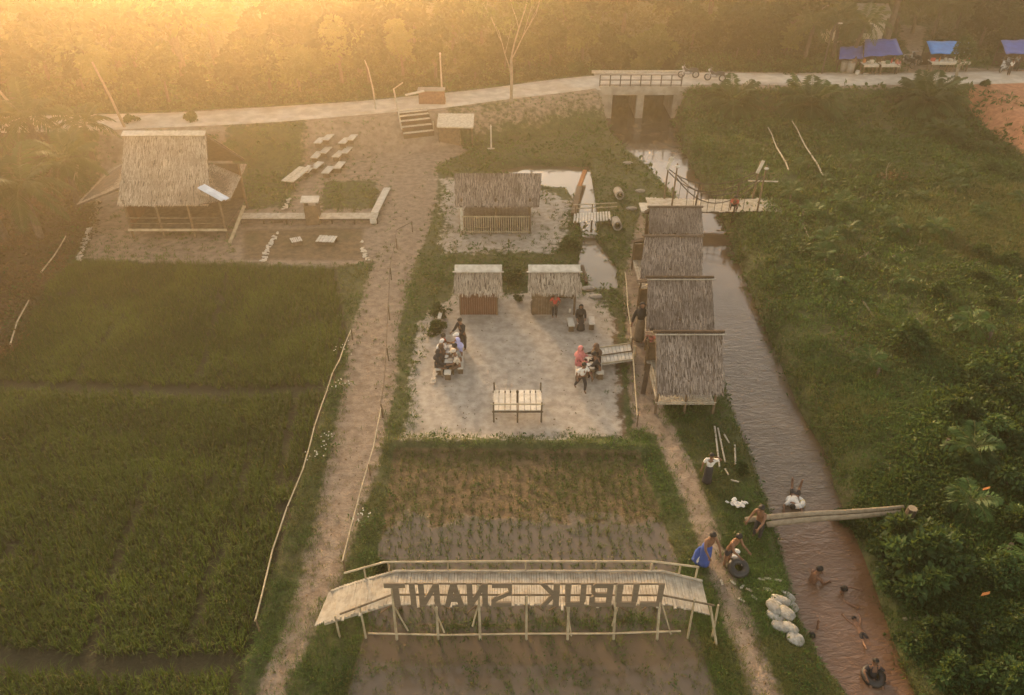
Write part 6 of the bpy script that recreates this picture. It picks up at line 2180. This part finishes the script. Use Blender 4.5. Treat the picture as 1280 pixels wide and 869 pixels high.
def person(label, loc, rz, s=1.0, hip=0.80, lean=0.05, headlean=None, arms=None, legs=None, spine=None, top=None, sleeves='short', bottom=None, bottom_kind='trousers',
           hair='short', group=None, side=0.0, legdir=None):
    root = thing('person', label, 'person', loc, rz, group)
    root.scale = (s, s, s)
    sdv = Vector(spine).normalized() if spine else V3(side, math.sin(lean), math.cos(lean)).normalized()
    P = V3(0, 0, hip)
    hd = Vector(headlean).normalized() if headlean else (sdv + V3(0, 0.05, 0.9)).normalized()
    fwd = (V3(0, 1, 0) - hd * hd.y).normalized() if abs(hd.y) < 0.95 else V3(0, 0, -1)
    xs_ = V3(1, 0, 0)
    waist, chest, neck = P + sdv * .15, P + sdv * .34, P + sdv * .50
    hb, hm_, ht = neck + hd * .07 + fwd * .01, neck + hd * .15 + fwd * .02, neck + hd * .235 + fwd * .012
    arms = arms or (((-.12, .02, -1), (0, .15, -1)), ((.12, .02, -1), (0, .15, -1)))
    legs = legs or (((-.03, .0, -1), (0, -.02, -1)), ((.03, .0, -1), (0, -.02, -1)))
    v, e, r = [P, waist, chest, neck, hb, hm_, ht], [(0, 1), (1, 2), (2, 3), (3, 4), (4, 5), (5, 6)], [(.125, .095), (.115, .085), (.145, .10), .05, .068, .088, .07]
    aj, lj = [], []
    for sg, (ua, fa) in zip((-1, 1), arms):
        sh = chest + sdv * .085 + xs_ * sg * .165
        el = sh + Vector(ua).normalized() * .26
        wr = el + Vector(fa).normalized() * .22
        pm = wr + Vector(fa).normalized() * .07
        k = len(v)
        v += [sh, el, wr, pm]
        r += [.058, .042, .029, (.036, .022)]
        e += [(2, k), (k, k + 1), (k + 1, k + 2), (k + 2, k + 3)]
        aj.append((sh, el, wr, pm, Vector(fa).normalized()))
    for sg, (th, sn) in zip((-1, 1), legs):
        hp = P + xs_ * sg * .085 - sdv * .03
        kn = hp + Vector(th).normalized() * .39
        an = kn + Vector(sn).normalized() * .37
        to = an + (V3(0, .13, -.035) if abs(Vector(sn).normalized().z) > .6 else Vector(sn).normalized() * .13)
        k = len(v)
        v += [hp, kn, an, to]
        r += [.083, .056, .036, .030]
        e += [(0, k), (k, k + 1), (k + 1, k + 2), (k + 2, k + 3)]
        lj.append((hp, kn, an, to))

    def done_body(vs, fs):
        mb = MB()
        mb.add(vs, fs)
        for sh, el, wr, pm, d in aj:
            a = xs_ if abs(d.x) < .8 else V3(0, 1, 0)
            w = (a - d * a.dot(d)).normalized()
            n_ = d.cross(w)
            for j, (o_, L_) in enumerate(((-.027, .065), (-.009, .078), (.009, .072), (.026, .055))):
                b = pm + w * o_ - d * .01
                mb.tube([b, b + d * L_ * .55 + n_ * .006, b + d * L_ + n_ * .022], .0095, .007, 5)
            b = pm - d * .035 + w * .03
            mb.tube([b, b + w * .03 + d * .02, b + w * .038 + d * .05], .010, .008, 5)
        side_ = hd.cross(fwd)
        mb.blob(hm_ + fwd * .092 - hd * .012, (.014, .016, .02), 8, 6)                      # nose
        mb.blob(hm_ + fwd * .080 - hd * .050, (.026, .012, .010), 8, 5)                     # lips
        for sg in (-1, 1):
            mb.blob(hm_ + side_ * sg * .088 - hd * .005, (.014, .02, .03), 8, 6)            # ears
        mb.build('body', M['skin'], root, True)
        ey = MB()
        for sg in (-1, 1):
            ey.blob(hm_ + fwd * .082 + side_ * sg * .034 + hd * .018, (.013, .010, .009), 8, 5)
        ey.build('eyes', M['hair'], root, True)
    skin_job(v, e, r, done_body)
    side_ = hd.cross(fwd)
    rot = Matrix((side_, fwd, hd)).transposed()
    if hair in ('short', 'long'):
        mb = MB()
        n_, k_ = 12, 6
        vs, fs = [], []
        c_ = hm_ + hd * .018 - fwd * .012
        for i in range(k_ + 1):
            th_ = (math.pi * .62) * i / k_
            for j in range(n_):
                ph = 2 * math.pi * j / n_
                front = max(0, math.sin(ph))
                t_ = th_ * (1 - .38 * front)
                vs.append(c_ + rot @ V3(.102 * math.sin(t_) * math.cos(ph), .108 * math.sin(t_) * math.sin(ph), .108 * math.cos(t_)))
        for i in range(k_):
            for j in range(n_):
                fs.append((i * n_ + j, (i + 1) * n_ + j, (i + 1) * n_ + (j + 1) % n_, i * n_ + (j + 1) % n_))
        mb.add(vs, fs)
        mb.build('hair', M['hair'], root, True)
    elif hair.startswith('scarf'):
        col = 'cloth_' + hair.split(':')[1]
        mb = MB()
        n_ = 14
        prof = [(.25, .02), (.235, .07), (.18, .105), (.12, .112), (.07, .108), (.02, .105), (-.04, .15), (-.11, .195), (-.18, .21)]
        vs, fs = [], []
        for i, (h_, rr) in enumerate(prof):
            c_ = neck + (hd if h_ > 0 else sdv) * h_ - fwd * (.012 if h_ > .03 else -.01)
            for j in range(n_):
                ph = 2 * math.pi * j / n_
                q_ = max(0, math.sin(ph))
                cut = .55 if (.08 < h_ < .2) else 0           # the opening round the face
                vs.append(c_ + (side_ * math.cos(ph) + fwd * math.sin(ph) * (1 - cut * q_)) * rr)
        for i in range(len(prof) - 1):
            for j in range(n_):
                fs.append((i * n_ + j, i * n_ + (j + 1) % n_, (i + 1) * n_ + (j + 1) % n_, (i + 1) * n_ + j))
        fs.append(tuple(range(n_ - 1, -1, -1)))
        mb.add(vs, fs).build('headscarf', M[col], root, True)
    elif hair.startswith('cap'):
        mb = MB()
        mb.blob(hm_ + hd * .045, (.105, .11, .075), 12, 7, 0, rot)
        mb.blob(hm_ + hd * .04 + fwd * .11, (.07, .06, .012), 10, 5, 0, rot)
        mb.build('cap', M['cloth_' + hair.split(':')[1]], root, True)
    if top:
        vv = [P + sdv * .02, waist, chest, chest + sdv * .10]
        ee = [(0, 1), (1, 2), (2, 3)]
        rr = [(.142, .115), (.135, .105), (.162, .122), (.09, .075)]
        for sh, el, wr, pm, d in aj:
            k = len(vv)
            end = sh.lerp(el, .75)
            vv += [sh, end]
            rr += [.074, .066]
            ee += [(2, k), (k, k + 1)]
            if sleeves == 'long':
                vv += [el, el.lerp(wr, .92)]
                rr += [.058, .045]
                ee += [(k + 1, k + 2), (k + 2, k + 3)]
        skin_job(vv, ee, rr, lambda a, b, m_=M['cloth_' + top]: MB().add(a, b).build('shirt', m_, root, True))
    if bottom:
        mt = M['cloth_' + bottom]
        if bottom_kind == 'skirt':
            f_ = (lj[0][1] + lj[1][1]) / 2
            g_ = (lj[0][2] + lj[1][2]) / 2
            sit = abs(Vector(legs[0][0]).normalized().z) < .6
            pts = [waist - sdv * .04, P, P.lerp(f_, .5), f_, f_.lerp(g_, .5), f_.lerp(g_, .85)]
            mb = MB().tube(pts, [.125, .155, .165, .165 if not sit else .15, .18, .20], n=14)
            mb.build('skirt', mt, root, True)
        else:
            vv, ee, rr = [P + sdv * .08, P], [(0, 1)], [(.128, .10), (.138, .112)]
            for hp, kn, an, to in lj:
                k = len(vv)
                vv += [hp, kn if bottom_kind == 'trousers' else hp.lerp(kn, .75)]
                rr += [.100, .072 if bottom_kind == 'trousers' else .092]
                ee += [(1, k), (k, k + 1)]
                if bottom_kind == 'trousers':
                    vv.append(kn.lerp(an, .88))
                    rr.append(.055)
                    ee.append((k + 1, k + 2))
            skin_job(vv, ee, rr, lambda a, b: MB().add(a, b).build(bottom_kind, mt, root, True))
    return root


STAND = 0.80
WALK = (((-.03, .30, -1), (0, -.05, -1)), ((.03, -.28, -1), (0, -.35, -1)))
SIT = (((-.12, 1, -.12), (0, .05, -1)), ((.12, 1, -.12), (0, .05, -1)))
CROUCH = (((-.25, .8, .35), (.05, -.55, -1)), ((.25, .8, .35), (-.05, -.55, -1)))
REACH = (((-.15, .45, -.8), (.1, 1, -.15)), ((.15, .45, -.8), (-.1, 1, -.15)))

p = on(798, 426)
person('woman in a black headscarf and long grey brown skirt walking along the trail', p, R(176), 1.08, lean=.03, legs=(((-.03, .16, -1), (0, -.02, -1)), ((.03, -.14, -1), (0, -.2, -1))),
       arms=(((-.3, .0, -1), (-.1, .1, -1)), ((.35, .1, -1), (.2, .5, -.8))), top='black', sleeves='long', bottom='tan', bottom_kind='skirt', hair='scarf:black')
p = on(812, 443)
person('child in a pink top by the entry planks of the last hut', p, R(150), .78, lean=.2, legs=WALK, top='pink', bottom='rose', hair='short', arms=REACH)
p = on(693, 396)
person('person in a red shirt and dark trousers standing at the open kiosk', p, R(185), .70, top='red', bottom='dark', hair='short', arms=(((-.5, .1, -.8), (.5, .5, -.4)), ((.5, .1, -.8), (-.5, .5, -.4))))
p = on(725, 407)
person('person in black with a black headscarf sitting on the middle white bench', p + V3(0, .02, .0), R(180), .82, hip=.43, lean=.12, legs=SIT, top='black', sleeves='long', bottom='dark', bottom_kind='skirt', hair='scarf:black', arms=REACH)
# around the table by the ditch bridge
white_bench(722, 468, .2, .9, R(-4), 'low bench under the woman in pink by the ditch bridge', .28)
white_bench(748, 466, .2, .85, R(-4), 'low bench under the dark clad people by the ditch bridge', .28)
tb = tB[0]
sx, sy = on(722, 468), on(748, 466)
person('woman in a pink headscarf and dress seated at the table by the ditch bridge', V3(sx.x, sx.y + .18, sx.z), R(-96), .95, hip=.40, lean=.15, legs=SIT, arms=REACH, top='rose', sleeves='long', bottom='rose', bottom_kind='skirt', hair='scarf:pink')
p = on(726, 489)
person('boy in a white shirt stepping away from the table by the ditch bridge', p, R(205), .82, lean=.2, legs=(((-.05, .5, -1), (0, -.1, -1)), ((.05, -.45, -1), (0, -.6, -1))), arms=(((-.3, .3, -.8), (0, .8, -.3)), ((.3, -.3, -.8), (0, .4, -.8))), top='white', bottom='dark', hair='short')
person('dark clad person with a black headscarf at the far seat by the ditch bridge', V3(sy.x, sy.y + .24, sy.z), R(90), .95, hip=.40, lean=.22, legs=SIT, arms=REACH, top='black', sleeves='long', bottom='dark', bottom_kind='skirt', hair='scarf:brown')
person('dark clad person leaning over the near end of the table by the ditch bridge', V3(sy.x, sy.y - .2, sy.z), R(84), .92, hip=.40, lean=.4, legs=SIT, arms=REACH, top='dark', sleeves='long', bottom='dark', hair='short')
# the crowded table
white_bench(549, 457, .2, 1.3, R(3), 'low bench on the path side of the crowded table', .28)
white_bench(576, 456, .2, 1.25, R(3), 'low bench on the open side of the crowded table', .28)
a_, b_ = on(549, 457), on(576, 456)
left = [(.52, 'red', 'short', 'short', 'brown', 'person in a dull red shirt at the far seat on the path side'), (.20, 'white', 'short', 'scarf:white', 'brown', 'person in a white headscarf on the path side of the crowded table'),
        (-.12, 'brown', 'long', 'scarf:brown', 'brown', 'person in a brown headscarf on the path side of the crowded table'), (-.44, 'dark', 'long', 'scarf:dark', 'dark', 'person in a dark headscarf at the near seat on the path side')]
for dy, tp, sl, hr_, bt, lab in left:
    person(lab, V3(a_.x + dy * .05, a_.y + dy, a_.z), R(-90 + rnd.uniform(-12, 12)), .9, hip=.40, lean=rnd.uniform(.1, .3), legs=SIT, arms=REACH, top=tp, sleeves=sl, bottom=bt, bottom_kind='skirt' if 'scarf' in hr_ else 'trousers', hair=hr_, group='people at the crowded table')
right_ = [(.22, 'lavender', 'short', 'scarf:lavender', 'dark', 'person in lavender on the open side of the crowded table'), (-.12, 'grey', 'long', 'short', 'green', 'person in a grey green shirt on the open side of the crowded table'),
          (-.46, 'cream', 'short', 'cap:cream', 'brown', 'person in a cream cap and shirt at the near seat on the open side')]
for dy, tp, sl, hr_, bt, lab in right_:
    person(lab, V3(b_.x + dy * .05, b_.y + dy, b_.z), R(90 + rnd.uniform(-12, 12)), .9, hip=.40, lean=rnd.uniform(.12, .35), legs=SIT, arms=REACH, top=tp, sleeves=sl, bottom=bt, hair=hr_, group='people at the crowded table')
p = on(578, 441)
person('person in black standing behind the open side of the crowded table', p + V3(.02, .25, 0), R(140), .9, lean=.2, top='black', sleeves='long', bottom='dark', hair='short', arms=REACH, group='people at the crowded table')
p = on(574, 446)
person('person in black with a white cap at the far seat on the open side', V3(b_.x - .02, b_.y + .55, b_.z), R(100), .88, hip=.40, lean=.2, legs=SIT, arms=REACH, top='black', sleeves='short', bottom='dark', hair='cap:white', group='people at the crowded table')
# on the canal bank
p = on(883, 603)
person('girl in a white shirt and dark skirt shading her eyes on the grass', p, R(170), .74, lean=.0, top='white', bottom='dark', bottom_kind='skirt', hair='short',
       arms=(((-.8, .3, .4), (.9, .2, .75)), ((.4, .1, -.9), (.1, .3, -.9))))
p = on(945, 672)
person('shirtless boy in dark trousers standing at the end of the log crossing', p, R(130), .86, lean=.25, bottom='dark', hair='short', arms=(((-.15, .5, -.8), (0, .8, -.5)), ((.2, .4, -.85), (0, .7, -.6))))
p = on(879, 706)
person('shirtless boy with a blue sarong walking by the end of the sign bridge', p, R(200), .88, lean=.22, legs=(((-.03, .2, -1), (0, -.1, -1)), ((.03, -.12, -1), (0, -.2, -1))), bottom='blue', bottom_kind='skirt', hair='short',
       arms=(((-.2, .5, -.7), (.1, .6, -.8)), ((.25, .5, -.7), (-.2, .7, -.7))))
o = MB()
q = random.Random(3)
pc = on(872, 702)
n_ = 9
vs = [(.16 * math.cos(6.2832 * j / n_) * k_ * q.uniform(.8, 1.2), .12 * math.sin(6.2832 * j / n_) * k_ * q.uniform(.8, 1.2), z_) for z_, k_ in ((.55, .35), (.4, .7), (.2, .9), (.04, 1.0)) for j in range(n_)]
o.add(vs, [(r_ * n_ + j, r_ * n_ + (j + 1) % n_, (r_ + 1) * n_ + (j + 1) % n_, (r_ + 1) * n_ + j) for r_ in range(3) for j in range(n_)] + [tuple(range(n_ - 1, -1, -1))])
root = thing('cloth_bundle', 'blue and white cloth bundle held low by the boy in the sarong', 'cloth', pc)
o.build('blue_cloth', M['cloth_blue'], root, True)
MB().blob((.02, -.1, .16), (.10, .05, .16), 9, 7, .15).build('white_cloth', M['cloth_white'], root, True)
p = on(908, 706)
person('shirtless boy in dark shorts bending beside the inner tube', p, R(215), .86, lean=.3, bottom='dark', bottom_kind='shorts', hair='short', arms=REACH)
p = on(917, 698)
o = MB()
for j in range(7):
    o.blob((q.uniform(-.12, .12), q.uniform(-.12, .12), .06 + .02 * j), (.09, .07, .05), 8, 6, .15)
o = o.build('cloth_pile', M['cloth_white'])
o.location = p
tag(o, 'white cloth in a small heap between the boy and the inner tube', 'cloth')
# in the water
W = WATER_Z


def wet(px_, py_, dz):
    p_ = G(px_, py_, W)
    p_.z = W + dz
    return p_


person('boy standing waist deep in the canal below the weir, side on', wet(1014, 727, -.84), R(-70), .9, hip=.80, lean=.25, bottom='dark', bottom_kind='shorts', hair='short', arms=REACH)
person('swimmer with only head and shoulders above the brown water', wet(1049, 739, -1.16), R(-120), .9, hip=.80, lean=.15, hair='short', bottom='dark', bottom_kind='shorts', arms=(((-.6, .8, .25), (-.1, 1, .1)), ((.6, .8, .25), (.1, 1, .1))))
person('swimmer in dark shorts stretched out on the water, arms ahead', wet(1077, 791, -.02), R(186), .6, hip=.0, spine=(0, -1, .02), headlean=(0, -1, .25), legs=(((-.08, 1, -.02), (-.05, 1, -.12)), ((.1, 1, .02), (.25, .8, .35))),
       arms=(((-.5, -1, .05), (-.1, -1, .0)), ((.6, -.8, .1), (.2, -1, .05))), bottom='dark', bottom_kind='shorts', hair='short')
person('swimmer ducking low beside the sandbags with an arm out of the water', wet(1017, 797, -1.33), R(20), .9, hip=.80, lean=.1, hair='short', bottom='dark', bottom_kind='shorts', arms=(((.1, .3, -.9), (0, .6, -.5)), ((.4, .5, .75), (.1, .3, 1))))
person('swimmer in a red shirt sitting in the floating black inner tube', wet(1091, 846, -.26), R(175), .72, hip=.30, lean=-.35, legs=(((-.25, .9, .35), (-.1, .6, -.8)), ((.25, .9, .35), (.1, .6, -.8))), top='dark', bottom='dark', bottom_kind='shorts', hair='short',
       arms=(((-.6, .55, -.25), (.15, 1, -.1)), ((.6, .55, -.25), (-.15, 1, -.1)))).__setitem__('label', 'dark clad swimmer lounging in the floating black inner tube')
person('swimmer lying across the white swim ring with legs kicked up', wet(993, 623, .06), R(160), .82, hip=.04, spine=(.1, 1, .05), headlean=(.1, 1, .45), legs=(((-.1, -1, .05), (-.1, -.45, .9)), ((.12, -1, .0), (.1, -.7, .65))),
       arms=(((-.6, .8, -.1), (.2, 1, -.1)), ((.6, .8, -.1), (-.2, 1, -.1))), top='white', bottom='dark', bottom_kind='shorts', hair='short')
# on the rope footbridge, at the stalls
p = G(917, 262, .50)
person('child in red crouching on the rope footbridge', p, R(160), .82, hip=.30, lean=.5, legs=CROUCH, arms=REACH, top='red', bottom='dark', hair='short')
for i, (px_, Yw, rz, tp, bt, hr_, lab) in enumerate(((1093, 54.4, 180, 'dark', 'dark', 'scarf:dark', 'seller in dark clothes between the tables of the royal blue stall'), (1104, 54.5, 170, 'brown', 'dark', 'short', 'person in brown behind the long white goods table'),
                                                     (1117, 54.3, 190, 'black', 'dark', 'short', 'person in black behind the end of the long white goods table'), (1122, 53.0, 200, 'rose', 'dark', 'short', 'person in dull pink beside the corner post of the royal blue stall'),
                                                     (1068, 53.4, 175, 'tan', 'brown', 'short', 'person in tan at the shaded end of the stalls'), (1180, 55.0, 185, 'brown', 'dark', 'short', 'person in brown behind the table of the sky blue stall'),
                                                     (1264, 52.6, 195, 'white', 'dark', 'short', 'person in a white shirt standing by the pale fronted motorbike'), (1272, 54.4, 180, 'grey', 'dark', 'short', 'person in grey under the dark blue stall'))):
    x_ = at_Y(px_, Yw, 2.2)
    person(lab, V3(x_, Yw, max(gz(x_, Yw), ROAD_Z + .04 if Yw < 53 else -9)), R(rz), .70, lean=.05, top=tp, bottom=bt, hair=hr_, arms=REACH if i % 2 else None, group='people at the roadside stalls')

# grow every skin in one pass
dg = bpy.context.evaluated_depsgraph_get()
grown = []
for o, done in JOBS:
    ev = o.evaluated_get(dg)
    me = ev.to_mesh()
    vs = [tuple(v.co) for v in me.vertices]
    fs = [tuple(p_.vertices) for p_ in me.polygons]
    ev.to_mesh_clear()
    grown.append((o, done, vs, fs))
for o, done, vs, fs in grown:
    me = o.data
    bpy.data.objects.remove(o)
    bpy.data.meshes.remove(me)
    done(vs, fs)
